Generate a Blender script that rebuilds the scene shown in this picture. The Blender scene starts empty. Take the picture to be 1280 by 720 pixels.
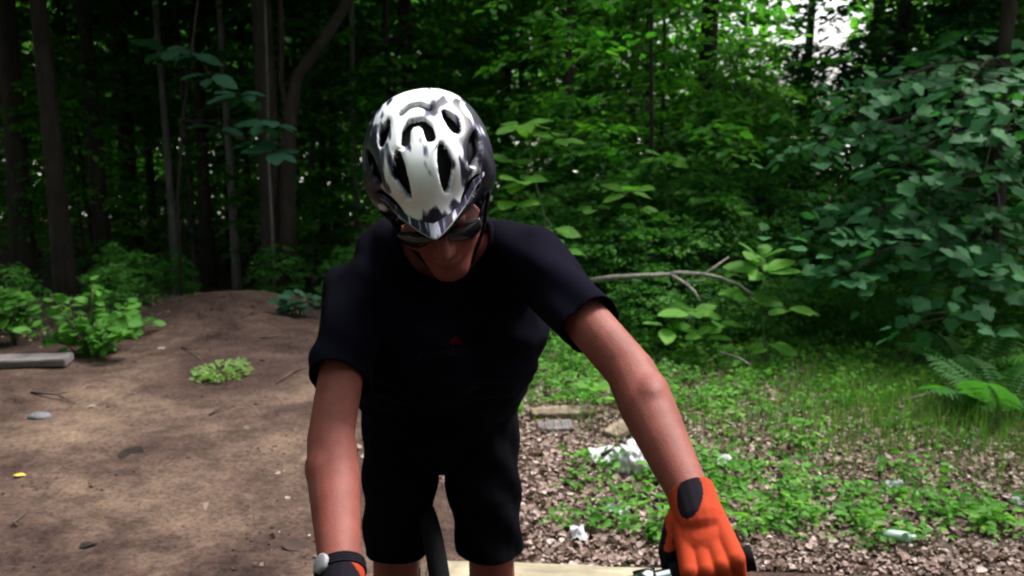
import bpy, bmesh, math, random
import numpy as np
from mathutils import Vector, Matrix, Euler
from mathutils.bvhtree import BVHTree

R = math.radians
rng = np.random.default_rng(7)
random.seed(7)
scene = bpy.context.scene
col = scene.collection

# ------------------------------------------------------------------ camera, sky, sun, exposure
CAM_H, PITCH, FPX = 1.45, R(10.0), 1108.0
cam_d = bpy.data.cameras.new('camera'); cam = bpy.data.objects.new('camera', cam_d); col.objects.link(cam)
cam_d.sensor_width = 36.0; cam_d.lens = FPX / 1280 * 36.0
cam_d.clip_start = 0.05; cam_d.clip_end = 2000
cam.location = (0, 0, CAM_H); cam.rotation_euler = (R(90) - PITCH, 0, 0)
scene.camera = cam
cam_d.dof.use_dof = True; cam_d.dof.focus_distance = 1.42; cam_d.dof.aperture_fstop = 6.5

SUN_EL, SUN_AZ = R(58), R(60)      # azimuth from +Y towards +X: the light comes over the wood on the right
world = bpy.data.worlds.new('World'); scene.world = world; world.use_nodes = True
wn = world.node_tree; wn.nodes.clear()
sky = wn.nodes.new('ShaderNodeTexSky'); sky.sky_type = 'NISHITA'; sky.sun_disc = False
sky.sun_elevation = SUN_EL; sky.sun_rotation = SUN_AZ
sky.air_density = 1.0; sky.dust_density = 6.0; sky.ozone_density = 1.0
hs = wn.nodes.new('ShaderNodeHueSaturation'); hs.inputs['Saturation'].default_value = 0.30
bg = wn.nodes.new('ShaderNodeBackground'); bg.inputs['Strength'].default_value = 0.12
wo = wn.nodes.new('ShaderNodeOutputWorld')
wn.links.new(sky.outputs[0], hs.inputs['Color']); wn.links.new(hs.outputs[0], bg.inputs['Color'])
wn.links.new(bg.outputs[0], wo.inputs['Surface'])
sun_d = bpy.data.lights.new('sun', 'SUN'); sun_d.energy = 1.5; sun_d.angle = R(14); sun_d.color = (1.0, 0.96, 0.90)
sun = bpy.data.objects.new('sun', sun_d); col.objects.link(sun)
sd = Vector((math.sin(SUN_AZ) * math.cos(SUN_EL), math.cos(SUN_AZ) * math.cos(SUN_EL), math.sin(SUN_EL)))
sun.rotation_euler = sd.to_track_quat('Z', 'Y').to_euler()
vs = scene.view_settings
vs.view_transform = 'Standard'; vs.look = 'None'; vs.gamma = 1.0; vs.use_curve_mapping = False; vs.exposure = 1.95
scene.render.engine = 'CYCLES'
cy = scene.cycles
cy.max_bounces = 7; cy.diffuse_bounces = 4; cy.glossy_bounces = 3; cy.transmission_bounces = 5; cy.transparent_max_bounces = 6
cy.filter_width = 2.0; cy.use_denoising = True; cy.sample_clamp_indirect = 6.0; cy.caustics_reflective = False; cy.caustics_refractive = False

# ------------------------------------------------------------------ helpers
W = {}
I4 = Matrix.Identity(4)

def T(*p): return Matrix.Translation(Vector(p))

def put(o, parent=None, world=None):
    """link o; WORLD is where it stands in the place, the parent's own place is divided out"""
    world = world if world is not None else (W[parent.name] if parent else I4)
    if o.name not in col.objects: col.objects.link(o)
    if parent:
        o.parent = parent; o.matrix_basis = W[parent.name].inverted() @ world
    else:
        o.matrix_basis = world
    W[o.name] = world
    return o

def tag(o, label=None, cat=None, group=None, kind=None):
    if label: o['label'] = label
    if cat: o['category'] = cat
    if group: o['group'] = group
    if kind: o['kind'] = kind
    return o

def thing(name, label, cat, world=None, group=None):
    o = bpy.data.objects.new(name, None); o.empty_display_size = 0.05
    put(o, None, world if world is not None else I4)
    return tag(o, label, cat, group)

def copy_tree(o, parent=None, world=None):
    c = o.copy(); col.objects.link(c)
    if parent: c.parent = parent; W[c.name] = W[parent.name] @ c.matrix_basis
    else: c.matrix_basis = world; W[c.name] = world
    for ch in KIDS.get(o.name, []): copy_tree(ch, c)
    return c
KIDS = {}

def obj(name, me, mats, parent=None, world=None):
    o = bpy.data.objects.new(name, me)
    mats = mats if isinstance(mats, (list, tuple)) else [mats]
    if len(me.materials) == 0:
        for m in mats: me.materials.append(m)
    put(o, parent, world)
    if parent: KIDS.setdefault(parent.name, []).append(o)
    return o

def mesh_arrays(name, verts, faces, smooth=False, attr=None, mat_idx=None):
    """faces: (n,k) int array, or a list of lists"""
    me = bpy.data.meshes.new(name)
    if isinstance(faces, np.ndarray):
        n, k = faces.shape
        me.vertices.add(len(verts)); me.vertices.foreach_set('co', np.asarray(verts, np.float32).ravel())
        me.loops.add(n * k); me.loops.foreach_set('vertex_index', faces.astype(np.int32).ravel())
        me.polygons.add(n); me.polygons.foreach_set('loop_start', np.arange(0, n * k, k, dtype=np.int32))
        me.update(calc_edges=True)
    else:
        me.from_pydata([tuple(v) for v in verts], [], faces); me.update()
    if smooth: me.polygons.foreach_set('use_smooth', np.ones(len(me.polygons), bool))
    if mat_idx is not None: me.polygons.foreach_set('material_index', np.asarray(mat_idx, np.int32))
    if attr is not None:
        a = me.attributes.new('rnd', 'FLOAT', 'POINT'); a.data.foreach_set('value', np.asarray(attr, np.float32))
    return me

class MB:
    """collects closed shapes into one mesh"""
    def __init__(self): self.v = []; self.f = []; self.m = []
    def add(self, v, f, m=0):
        b = len(self.v); self.v += [tuple(x) for x in v]; self.f += [[i + b for i in q] for q in f]; self.m += [m] * len(f)
    def box(self, c, s, rot=None, m=0, taper=1.0):
        hx, hy, hz = s[0] / 2, s[1] / 2, s[2] / 2
        v = [Vector((x * hx * (taper if z > 0 else 1), y * hy * (taper if z > 0 else 1), z * hz)) for z in (-1, 1) for y in (-1, 1) for x in (-1, 1)]
        if rot is not None: v = [rot @ x for x in v]
        v = [x + Vector(c) for x in v]
        self.add(v, [[0, 2, 3, 1], [4, 5, 7, 6], [0, 1, 5, 4], [2, 6, 7, 3], [0, 4, 6, 2], [1, 3, 7, 5]], m)
    def tube(self, pts, rad, n=10, m=0, cap=True, wob=0.0, squash=None):
        pts = [Vector(p) for p in pts]
        if not hasattr(rad, '__len__'): rad = [rad] * len(pts)
        t0 = (pts[1] - pts[0]).normalized()
        ref = Vector((0, 0, 1)) if abs(t0.z) < 0.9 else Vector((1, 0, 0))
        a = t0.cross(ref).normalized(); rings = []
        for i, p in enumerate(pts):
            t = (pts[min(i + 1, len(pts) - 1)] - pts[max(i - 1, 0)])
            t = t.normalized() if t.length > 1e-9 else t0
            a = (a - t * a.dot(t)).normalized(); b = t.cross(a)
            ring = []
            for k in range(n):
                th = 2 * math.pi * k / n
                w = 1 + wob * math.sin(3 * th + i * 0.9) + wob * 0.6 * math.sin(5 * th - i * 1.7)
                ring.append(p + (a * math.cos(th) + b * math.sin(th)) * rad[i] * w)
            rings.append(ring)
        v = [x for r in rings for x in r]; f = []
        for i in range(len(pts) - 1):
            for k in range(n):
                f.append([i * n + k, i * n + (k + 1) % n, (i + 1) * n + (k + 1) % n, (i + 1) * n + k])
        if cap:
            f.append(list(range(n))[::-1]); f.append([(len(pts) - 1) * n + k for k in range(n)])
        self.add(v, f, m)
    def capsule(self, p0, p1, r0, r1, n=16, m=0, flat=None):
        p0, p1 = Vector(p0), Vector(p1); t = p1 - p0
        t = t.normalized() if t.length > 1e-9 else Vector((0, 0, 1))
        pts = [p0 - t * r0 * math.sin(x) for x in (1.5, 1.2, 0.8, 0.4)] + [p0.lerp(p1, s) for s in (0, .33, .67, 1)] + [p1 + t * r1 * math.sin(x) for x in (0.4, 0.8, 1.2, 1.5)]
        rr = [r0 * math.cos(x) for x in (1.5, 1.2, 0.8, 0.4)] + [r0 + (r1 - r0) * s for s in (0, .33, .67, 1)] + [r1 * math.cos(x) for x in (0.4, 0.8, 1.2, 1.5)]
        b0 = len(self.v)
        self.tube(pts, rr, n, m)
        if flat:                                   # flat = (axis vector, scale): squash the section along an axis
            ax, s = Vector(flat[0]).normalized(), flat[1]
            ax = (ax - t * ax.dot(t)).normalized()
            for i in range(b0, len(self.v)):
                q = Vector(self.v[i]); d = (q - p0).dot(ax); self.v[i] = tuple(q + ax * d * (s - 1))
    def ellipsoid(self, c, s, rot=None, n=20, m=0):
        v = []; f = []; k = n // 2
        for i in range(k + 1):
            th = math.pi * (i + (0.02 if i == 0 else -0.02 if i == k else 0)) / k
            for j in range(n):
                ph = 2 * math.pi * j / n
                q = Vector((s[0] * math.sin(th) * math.cos(ph), s[1] * math.sin(th) * math.sin(ph), s[2] * math.cos(th)))
                if rot is not None: q = rot @ q
                v.append(q + Vector(c))
        for i in range(k):
            for j in range(n):
                f.append([i * n + j, (i + 1) * n + j, (i + 1) * n + (j + 1) % n, i * n + (j + 1) % n])
        f.append(list(range(n))); f.append([k * n + j for j in range(n)][::-1])
        self.add(v, f, m)
    def xform(self, mtx): self.v = [tuple(mtx @ Vector(x)) for x in self.v]; return self
    def mesh(self, name, smooth=False):
        me = bpy.data.meshes.new(name); me.from_pydata(self.v, [], self.f); me.update()
        me.polygons.foreach_set('material_index', np.array(self.m, np.int32))
        if smooth: me.polygons.foreach_set('use_smooth', np.ones(len(me.polygons), bool))
        return me

def remesh(mb, name, voxel, smooth_it=3, factor=0.5):
    me = mb.mesh(name + '_raw'); o = bpy.data.objects.new('tmp', me); col.objects.link(o)
    m = o.modifiers.new('r', 'REMESH'); m.mode = 'VOXEL'; m.voxel_size = voxel; m.use_smooth_shade = True
    if smooth_it:
        s = o.modifiers.new('s', 'SMOOTH'); s.factor = factor; s.iterations = smooth_it
    dg = bpy.context.evaluated_depsgraph_get(); dg.update()
    out = bpy.data.meshes.new_from_object(o.evaluated_get(dg)); out.name = name
    bpy.data.objects.remove(o); bpy.data.meshes.remove(me)
    out.materials.clear()
    out.polygons.foreach_set('use_smooth', np.ones(len(out.polygons), bool))
    return out

def verts_of(me):
    a = np.empty(len(me.vertices) * 3, np.float32); me.vertices.foreach_get('co', a); return a.reshape(-1, 3)
def normals_of(me):
    a = np.empty(len(me.vertices) * 3, np.float32); me.vertices.foreach_get('normal', a); return a.reshape(-1, 3)
def centers_of(me):
    a = np.empty(len(me.polygons) * 3, np.float32); me.polygons.foreach_get('center', a); return a.reshape(-1, 3)
def fnormals_of(me):
    a = np.empty(len(me.polygons) * 3, np.float32); me.polygons.foreach_get('normal', a); return a.reshape(-1, 3)

def sines(x, y, seed, n=10, f0=0.4, f1=3.0):
    r = np.random.default_rng(seed); s = np.zeros_like(x, dtype=float)
    for i in range(n):
        f = f0 * (f1 / f0) ** (i / max(1, n - 1)); a = r.uniform(0, 2 * math.pi)
        s = s + np.sin((x * math.cos(a) + y * math.sin(a)) * 2 * math.pi * f + r.uniform(0, 6.28)) / (1 + 0.5 * i)
    return s / 2.5

def sstep(a, b, x): t = np.clip((x - a) / (b - a), 0, 1); return t * t * (3 - 2 * t)

def height(x, y):
    x = np.asarray(x, float); y = np.asarray(y, float)
    z = 0.018 * sines(x, y, 1, 8, 0.15, 1.6)
    z = z + 0.10 * sstep(5.5, 9, y) * sstep(0.5, 2.5, x) - 0.75 * sstep(7.5, 11, y) * sstep(0.5, -1.5, x) + 0.13 * np.exp(-((x + 2.35) / .6) ** 2 - ((y - 6.9) / .8) ** 2)
    z = z - 2.6 * sstep(22, 40, y)
    return z
def hz(x, y): return float(height(x, y))

# where things stand: a spot of ground under a picture point, or a point at a known distance in front of the camera
cF = Vector((0, math.cos(PITCH), -math.sin(PITCH))); cU = Vector((0, math.sin(PITCH), math.cos(PITCH)))
def ray(px, py): return cF + Vector((1, 0, 0)) * ((px - 640) / FPX) + cU * ((360 - py) / FPX)
def far(px, py, d): return Vector((0, 0, CAM_H)) + ray(px, py) * d
def gnd(px, py):
    r = ray(px, py); t = CAM_H / -r.z
    for _ in range(6):
        p = Vector((0, 0, CAM_H)) + r * t; t = (CAM_H - hz(p.x, p.y)) / -r.z
    p = Vector((0, 0, CAM_H)) + r * t
    return Vector((p.x, p.y, hz(p.x, p.y)))

# ------------------------------------------------------------------ materials
def mat(name):
    m = bpy.data.materials.new(name); m.use_nodes = True; nt = m.node_tree
    return m, nt, nt.nodes['Principled BSDF'], nt.nodes['Material Output']
def ramp(nt, fac, stops, interp='LINEAR'):
    r = nt.nodes.new('ShaderNodeValToRGB'); r.color_ramp.interpolation = interp
    e = r.color_ramp.elements
    while len(e) < len(stops): e.new(0.5)
    for k, (p, c) in zip(e, stops): k.position = p; k.color = (*c, 1) if len(c) == 3 else c
    if fac is not None: nt.links.new(fac, r.inputs[0])
    return r
def noise(nt, vec, scale, detail=4, rough=0.55, dist=0.0):
    n = nt.nodes.new('ShaderNodeTexNoise'); n.inputs['Scale'].default_value = scale; n.inputs['Detail'].default_value = detail
    n.inputs['Roughness'].default_value = rough; n.inputs['Distortion'].default_value = dist
    if vec is not None: nt.links.new(vec, n.inputs['Vector'])
    return n
def coords(nt, which='Object'): return nt.nodes.new('ShaderNodeTexCoord').outputs[which]
def mixc(nt, fac, a, b, mode='MIX'):
    n = nt.nodes.new('ShaderNodeMix'); n.data_type = 'RGBA'; n.blend_type = mode
    for s, i in ((fac, 0), (a, 6), (b, 7)):
        if hasattr(s, 'links'): nt.links.new(s, n.inputs[i])
        elif i == 0: n.inputs[0].default_value = s
        else: n.inputs[i].default_value = (*s, 1)
    return n.outputs[2]
def bump(nt, h, dist, strength, p):
    b = nt.nodes.new('ShaderNodeBump'); b.inputs['Distance'].default_value = dist; b.inputs['Strength'].default_value = strength
    nt.links.new(h, b.inputs['Height']); nt.links.new(b.outputs[0], p.inputs['Normal'])

def simple(name, c, rough=0.7, metal=0.0, vary=0.25, scale=12, bump_d=0.0, bscale=60, spec=0.5):
    m, nt, p, o = mat(name); oc = coords(nt)
    n = noise(nt, oc, scale, 5)
    r = ramp(nt, n.outputs['Fac'], [(0.3, tuple(x * (1 - vary) for x in c)), (0.7, tuple(min(1, x * (1 + vary)) for x in c))])
    nt.links.new(r.outputs[0], p.inputs['Base Color']); p.inputs['Roughness'].default_value = rough; p.inputs['Metallic'].default_value = metal
    p.inputs['Specular IOR Level'].default_value = spec
    if bump_d: bump(nt, noise(nt, oc, bscale, 4).outputs['Fac'], bump_d, 0.6, p)
    return m

def leaf_mat(name, stops, trans=0.35, rough=0.6, spec=0.15, per_object=False, tint=1.7):
    m, nt, p, o = mat(name)
    if per_object:
        a = nt.nodes.new('ShaderNodeObjectInfo').outputs['Random']
    else:
        an = nt.nodes.new('ShaderNodeAttribute'); an.attribute_name = 'rnd'; a = an.outputs['Fac']
    r = ramp(nt, a, stops)
    n = noise(nt, coords(nt), 40, 2)
    c = mixc(nt, 0.35, r.outputs[0], ramp(nt, n.outputs['Fac'], [(0.3, (0.55, 0.55, 0.55)), (0.7, (1.3, 1.3, 1.3))]).outputs[0], 'MULTIPLY')
    nt.links.new(c, p.inputs['Base Color']); p.inputs['Roughness'].default_value = rough; p.inputs['Specular IOR Level'].default_value = spec
    t = nt.nodes.new('ShaderNodeBsdfTranslucent')
    nt.links.new(mixc(nt, 1.0, c, (tint, tint * 1.15, tint * 0.5), 'MULTIPLY'), t.inputs['Color'])
    mx = nt.nodes.new('ShaderNodeMixShader'); mx.inputs[0].default_value = trans
    nt.links.new(p.outputs[0], mx.inputs[1]); nt.links.new(t.outputs[0], mx.inputs[2]); nt.links.new(mx.outputs[0], o.inputs['Surface'])
    return m

def dirt_mat():
    m, nt, p, o = mat('packed_dirt'); oc = coords(nt)
    n1 = noise(nt, oc, 0.8, 7, 0.62, 0.6); n2 = noise(nt, oc, 7, 7, 0.7); n3 = noise(nt, oc, 45, 5, 0.75)
    c1 = ramp(nt, n1.outputs['Fac'], [(0.36, (0.028, 0.016, 0.014)), (0.50, (0.066, 0.042, 0.034)), (0.66, (0.140, 0.097, 0.072))])
    c2 = ramp(nt, n2.outputs['Fac'], [(0.34, (0.38, 0.34, 0.36)), (0.52, (1, 1, 1)), (0.70, (1.45, 1.4, 1.35))])
    c = mixc(nt, 0.75, c1.outputs[0], c2.outputs[0], 'MULTIPLY')
    c3 = ramp(nt, n3.outputs['Fac'], [(0.36, (0.40, 0.36, 0.37)), (0.5, (1, 1, 1)), (0.66, (1.5, 1.5, 1.5))])
    c = mixc(nt, 0.7, c, c3.outputs[0], 'MULTIPLY')
    nt.links.new(c, p.inputs['Base Color']); p.inputs['Roughness'].default_value = 0.95; p.inputs['Specular IOR Level'].default_value = 0.15
    ad = nt.nodes.new('ShaderNodeMath'); ad.operation = 'MULTIPLY_ADD'; ad.inputs[1].default_value = 0.35
    nt.links.new(n3.outputs['Fac'], ad.inputs[0]); nt.links.new(n2.outputs['Fac'], ad.inputs[2])
    bump(nt, ad.outputs[0], 0.03, 0.9, p)
    return m
def soil_mat():
    m, nt, p, o = mat('leafy_soil'); oc = coords(nt)
    n1 = noise(nt, oc, 3.0, 6, 0.6); n2 = noise(nt, oc, 30, 6, 0.7)
    c1 = ramp(nt, n1.outputs['Fac'], [(0.3, (0.034, 0.025, 0.020)), (0.7, (0.085, 0.064, 0.052))])
    c2 = ramp(nt, n2.outputs['Fac'], [(0.35, (0.4, 0.38, 0.38)), (0.65, (1.5, 1.45, 1.4))])
    c = mixc(nt, 0.8, c1.outputs[0], c2.outputs[0], 'MULTIPLY')
    nt.links.new(c, p.inputs['Base Color']); p.inputs['Roughness'].default_value = 1.0; p.inputs['Specular IOR Level'].default_value = 0.1
    bump(nt, n2.outputs['Fac'], 0.04, 1.0, p)
    return m
def wood_mat(name, c0, c1, scale=(3, 40, 40), rough=0.85):
    m, nt, p, o = mat(name); oc = coords(nt)
    mp = nt.nodes.new('ShaderNodeMapping'); mp.inputs['Scale'].default_value = scale; nt.links.new(oc, mp.inputs['Vector'])
    n1 = noise(nt, mp.outputs[0], 1.0, 6, 0.65, 0.5); n2 = noise(nt, oc, 9, 4)
    c = mixc(nt, 0.5, ramp(nt, n1.outputs['Fac'], [(0.3, c0), (0.7, c1)]).outputs[0], ramp(nt, n2.outputs['Fac'], [(0.35, (0.5, 0.5, 0.48)), (0.65, (1.2, 1.2, 1.2))]).outputs[0], 'MULTIPLY')
    nt.links.new(c, p.inputs['Base Color']); p.inputs['Roughness'].default_value = rough; p.inputs['Specular IOR Level'].default_value = 0.2
    bump(nt, n1.outputs['Fac'], 0.004, 0.8, p)
    return m
def bark_mat(name, c0, c1):
    m, nt, p, o = mat(name); oc = coords(nt)
    mp = nt.nodes.new('ShaderNodeMapping'); mp.inputs['Scale'].default_value = (16, 16, 3); nt.links.new(oc, mp.inputs['Vector'])
    n1 = noise(nt, mp.outputs[0], 1.0, 7, 0.7, 0.8); n2 = noise(nt, oc, 2.2, 4)
    c = mixc(nt, 0.6, ramp(nt, n1.outputs['Fac'], [(0.3, c0), (0.7, c1)]).outputs[0], ramp(nt, n2.outputs['Fac'], [(0.35, (0.45, 0.45, 0.45)), (0.7, (1.4, 1.4, 1.4))]).outputs[0], 'MULTIPLY')
    nt.links.new(c, p.inputs['Base Color']); p.inputs['Roughness'].default_value = 0.9; p.inputs['Specular IOR Level'].default_value = 0.2
    bump(nt, n1.outputs['Fac'], 0.03, 1.0, p)
    return m
def skin_mat():
    m, nt, p, o = mat('skin'); oc = coords(nt)
    n1 = noise(nt, oc, 22, 6, 0.65); n2 = noise(nt, oc, 260, 4, 0.7)
    c = ramp(nt, n1.outputs['Fac'], [(0.3, (0.140, 0.033, 0.025)), (0.7, (0.215, 0.060, 0.046))])
    nt.links.new(c.outputs[0], p.inputs['Base Color']); p.inputs['Roughness'].default_value = 0.62; p.inputs['Specular IOR Level'].default_value = 0.3
    p.inputs['Subsurface Weight'].default_value = 0.08; p.inputs['Subsurface Radius'].default_value = (0.012, 0.004, 0.002); p.inputs['Subsurface Scale'].default_value = 0.4
    bump(nt, n2.outputs['Fac'], 0.0012, 0.6, p)
    return m
def cloth_mat(name, c, rough=0.95, weave=900, spec=0.04, sheen=0.0):
    m, nt, p, o = mat(name); oc = coords(nt)
    n1 = noise(nt, oc, 7, 4); n2 = noise(nt, oc, weave, 2)
    r = ramp(nt, n1.outputs['Fac'], [(0.3, tuple(x * 0.75 for x in c)), (0.7, tuple(x * 1.25 for x in c))])
    nt.links.new(r.outputs[0], p.inputs['Base Color']); p.inputs['Roughness'].default_value = rough; p.inputs['Specular IOR Level'].default_value = spec
    p.inputs['Sheen Weight'].default_value = sheen
    bump(nt, n2.outputs['Fac'], 0.0006, 0.5, p)
    return m
def helmet_mat():
    m, nt, p, o = mat('helmet_print'); oc = coords(nt)
    mpz = nt.nodes.new('ShaderNodeMapping'); mpz.inputs['Scale'].default_value = (2.3, 0.75, 0.9); nt.links.new(oc, mpz.inputs['Vector'])
    n1 = noise(nt, mpz.outputs[0], 22, 1.6, 0.5, 0.35)
    sep = nt.nodes.new('ShaderNodeSeparateXYZ'); nt.links.new(oc, sep.inputs[0])
    def mth(op, a, b=None, c=None):
        n = nt.nodes.new('ShaderNodeMath'); n.operation = op
        for i, s in enumerate((a, b, c)):
            if s is None: continue
            if hasattr(s, 'links'): nt.links.new(s, n.inputs[i])
            else: n.inputs[i].default_value = s
        return n.outputs[0]
    ab = mth('ABSOLUTE', sep.outputs[0])
    # printed design: white crown panel, darker marbled flanks and front
    side = mth('MULTIPLY', mth('SUBTRACT', ab, 0.046), 2.8)
    front = mth('MULTIPLY', mth('MAXIMUM', mth('SUBTRACT', mth('SUBTRACT', sep.outputs[1], sep.outputs[2]), 0.012), 0.0), 5.0)
    v = mth('ADD', mth('ADD', n1.outputs['Fac'], side), front)
    r = ramp(nt, v, [(0.0, (0.78, 0.79, 0.82)), (0.50, (0.78, 0.79, 0.84)), (0.545, (0.16, 0.15, 0.24)), (0.585, (0.010, 0.008, 0.022)), (1.0, (0.007, 0.006, 0.014))])
    nt.links.new(r.outputs[0], p.inputs['Base Color']); p.inputs['Roughness'].default_value = 0.38; p.inputs['Specular IOR Level'].default_value = 0.35
    p.inputs['Coat Weight'].default_value = 0.0; p.inputs['Coat Roughness'].default_value = 0.25
    return m
def visor_mat():
    m, nt, p, o = mat('visor_print'); oc = coords(nt)
    mp = nt.nodes.new('ShaderNodeMapping'); mp.inputs['Scale'].default_value = (90, 9, 9); nt.links.new(oc, mp.inputs['Vector'])
    n1 = noise(nt, mp.outputs[0], 1.0, 4, 0.6, 0.6)
    r = ramp(nt, n1.outputs['Fac'], [(0.46, (0.009, 0.007, 0.022)), (0.54, (0.045, 0.036, 0.10)), (0.60, (0.55, 0.53, 0.68))])
    nt.links.new(r.outputs[0], p.inputs['Base Color']); p.inputs['Roughness'].default_value = 0.45; p.inputs['Specular IOR Level'].default_value = 0.2
    return m

M = dict(
    dirt=dirt_mat(), soil=soil_mat(), skin=skin_mat(),
    far_pale=simple('pale_far_ground', (0.52, 0.50, 0.47), 0.95, vary=0.15, scale=0.4),  # invented pale surface, light enough to show as bright glare between the trees
    shirt=cloth_mat('black_jersey', (0.0022, 0.0020, 0.0060)), shorts=cloth_mat('black_shorts', (0.0022, 0.0020, 0.0036)),
    orange=cloth_mat('orange_knit', (0.35, 0.040, 0.014), 0.85, 420, 0.12), glove_black=cloth_mat('black_knit', (0.006, 0.004, 0.009), 0.85, 700, 0.12),
    helmet=helmet_mat(), visor=visor_mat(),
    black=simple('matte_black', (0.006, 0.006, 0.007), 0.85, vary=0.2, spec=0.15), rubber=simple('rubber', (0.006, 0.006, 0.007), 0.9, vary=0.2, bump_d=0.001, bscale=200, spec=0.1),
    lens=simple('dark_lens', (0.012, 0.014, 0.018), 0.05, vary=0.05), metal=simple('brushed_metal', (0.72, 0.73, 0.78), 0.22, 1.0, 0.08, 60),
    paint=simple('grey_frame_paint', (0.06, 0.062, 0.07), 0.3, vary=0.1), strap=simple('grey_strap', (0.20, 0.20, 0.215), 0.6, vary=0.2, scale=80),
    print_grey=simple('grey_print', (0.0095, 0.0095, 0.0110), 0.9, vary=0.5, scale=60, spec=0.05), print_red=simple('red_print', (0.030, 0.002, 0.006), 0.9, vary=0.2, spec=0.05),
    bark_dark=bark_mat('dark_bark', (0.022, 0.017, 0.014), (0.060, 0.048, 0.040)), bark_grey=bark_mat('grey_bark', (0.05, 0.045, 0.042), (0.24, 0.22, 0.21)),
    stem=simple('green_stem', (0.06, 0.10, 0.03), 0.7), twig=bark_mat('twig_bark', (0.05, 0.036, 0.028), (0.14, 0.105, 0.085)),
    deadwood=bark_mat('bleached_deadwood', (0.16, 0.14, 0.13), (0.40, 0.37, 0.36)),
    plank=wood_mat('weathered_plank', (0.085, 0.074, 0.074), (0.19, 0.17, 0.17)), beam=wood_mat('pale_beam', (0.19, 0.16, 0.11), (0.36, 0.32, 0.23)),
    board=wood_mat('old_board', (0.10, 0.075, 0.055), (0.27, 0.21, 0.16)),
    canopy=leaf_mat('canopy_leaf', [(0, (0.022, 0.080, 0.014)), (0.6, (0.040, 0.125, 0.018)), (1, (0.080, 0.200, 0.028))], 0.40),
    under=leaf_mat('understory_leaf', [(0, (0.018, 0.090, 0.012)), (0.5, (0.042, 0.160, 0.018)), (1, (0.115, 0.300, 0.034))], 0.48),
    bushl=leaf_mat('bush_leaf', [(0, (0.024, 0.095, 0.020)), (0.6, (0.050, 0.165, 0.030)), (1, (0.095, 0.250, 0.042))], 0.42),
    maple=leaf_mat('maple_leaf', [(0, (0.020, 0.100, 0.034)), (1, (0.050, 0.180, 0.058))], 0.32, 0.6, 0.12, per_object=False),
    vine=leaf_mat('vine_leaf', [(0, (0.012, 0.048, 0.022)), (1, (0.026, 0.085, 0.034))], 0.22, 0.6, 0.12),
    bright=leaf_mat('bright_leaf', [(0, (0.075, 0.210, 0.030)), (1, (0.140, 0.330, 0.050))], 0.42, per_object=True),
    shrubl=leaf_mat('shrub_leaf', [(0, (0.045, 0.155, 0.022)), (1, (0.095, 0.250, 0.040))], 0.38, per_object=True),
    dull=leaf_mat('dull_leaf', [(0, (0.016, 0.062, 0.034)), (1, (0.028, 0.095, 0.048))], 0.25, per_object=True),
    weed=leaf_mat('weed_leaf', [(0, (0.040, 0.135, 0.018)), (0.6, (0.080, 0.230, 0.032)), (1, (0.140, 0.320, 0.050))], 0.38),
    grass=leaf_mat('grass_blade', [(0, (0.045, 0.120, 0.022)), (0.7, (0.085, 0.190, 0.040)), (1, (0.170, 0.230, 0.080))], 0.35),
    litter=leaf_mat('dead_leaf', [(0, (0.075, 0.046, 0.040)), (0.4, (0.19, 0.128, 0.108)), (0.8, (0.31, 0.228, 0.202)), (1, (0.44, 0.355, 0.335))], 0.08, 0.8, 0.2, tint=1.0),
    litter_o=leaf_mat('dry_leaf', [(0, (0.045, 0.030, 0.024)), (0.7, (0.13, 0.092, 0.072)), (1, (0.26, 0.20, 0.165))], 0.08, 0.8, 0.2, per_object=True, tint=1.0),
    plastic=simple('white_plastic', (0.52, 0.54, 0.54), 0.35, vary=0.12, scale=30), paper=simple('dirty_paper', (0.42, 0.43, 0.46), 0.8, vary=0.2, scale=25),
    cup=simple('pale_green_plastic', (0.26, 0.37, 0.32), 0.2, vary=0.15), stone=simple('grey_stone', (0.30, 0.29, 0.29), 0.9, vary=0.3, scale=30, bump_d=0.004),
    slate=simple('slate', (0.10, 0.105, 0.125), 0.8, vary=0.3, scale=40),
    yellow=simple('yellow_leaf', (0.50, 0.36, 0.04), 0.7),
)

# ------------------------------------------------------------------ leaves
OV2 = (np.array([(0, 0, 0), (.30, .42, .05), (0, 1, -.08), (-.30, .42, .05)], float), np.array([[0, 1, 2], [0, 2, 3]]))
OV4 = (np.array([(0, 0, 0), (.22, .20, .05), (.31, .48, .06), (.17, .78, .01), (0, 1, -.10), (-.17, .78, .01), (-.31, .48, .06), (-.22, .20, .05), (0, .5, -.015)], float),
       np.array([[0, 1, 2, 8], [8, 2, 3, 4], [8, 4, 5, 6], [0, 8, 6, 7]]))
_o = [(0, .02), (.18, -.06), (.36, .04), (.34, .18), (.50, .26), (.56, .46), (.38, .56), (.34, .66), (.22, .86), (0, 1.0)]
_ol = _o + [(-x, y) for x, y in _o[-2:0:-1]]
MAPLE = (np.array([(0, .34, -.02)] + [(x, y, .06 * abs(x) * 2 - .10 * y * y) for x, y in _ol], float),
         np.array([[0, i + 1, (i + 1) % len(_ol) + 1] for i in range(len(_ol))]))
_br = [(0, 0), (.16, .08), (.27, .24), (.33, .42), (.30, .60), (.20, .80), (.08, .93), (0, 1)]
BROAD = (np.array([(x, y, .10 * abs(x) - .16 * y * y + .01 * math.sin(9 * y)) for x, y in _br] + [(-x, y, .10 * abs(x) - .16 * y * y - .01 * math.sin(9 * y)) for x, y in _br[1:-1]] + [(0, y, -.16 * y * y - .02) for y in (.24, .5, .8)], float),
         [[0, 1, 2, 14], [14, 2, 3, 15], [15, 3, 4, 16], [16, 4, 5, 6, 7], [0, 14, 9, 8], [14, 15, 10, 9], [15, 16, 11, 10], [16, 7, 13, 12, 11]])

def norm(a): return a / np.maximum(np.linalg.norm(a, axis=1, keepdims=True), 1e-9)

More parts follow.
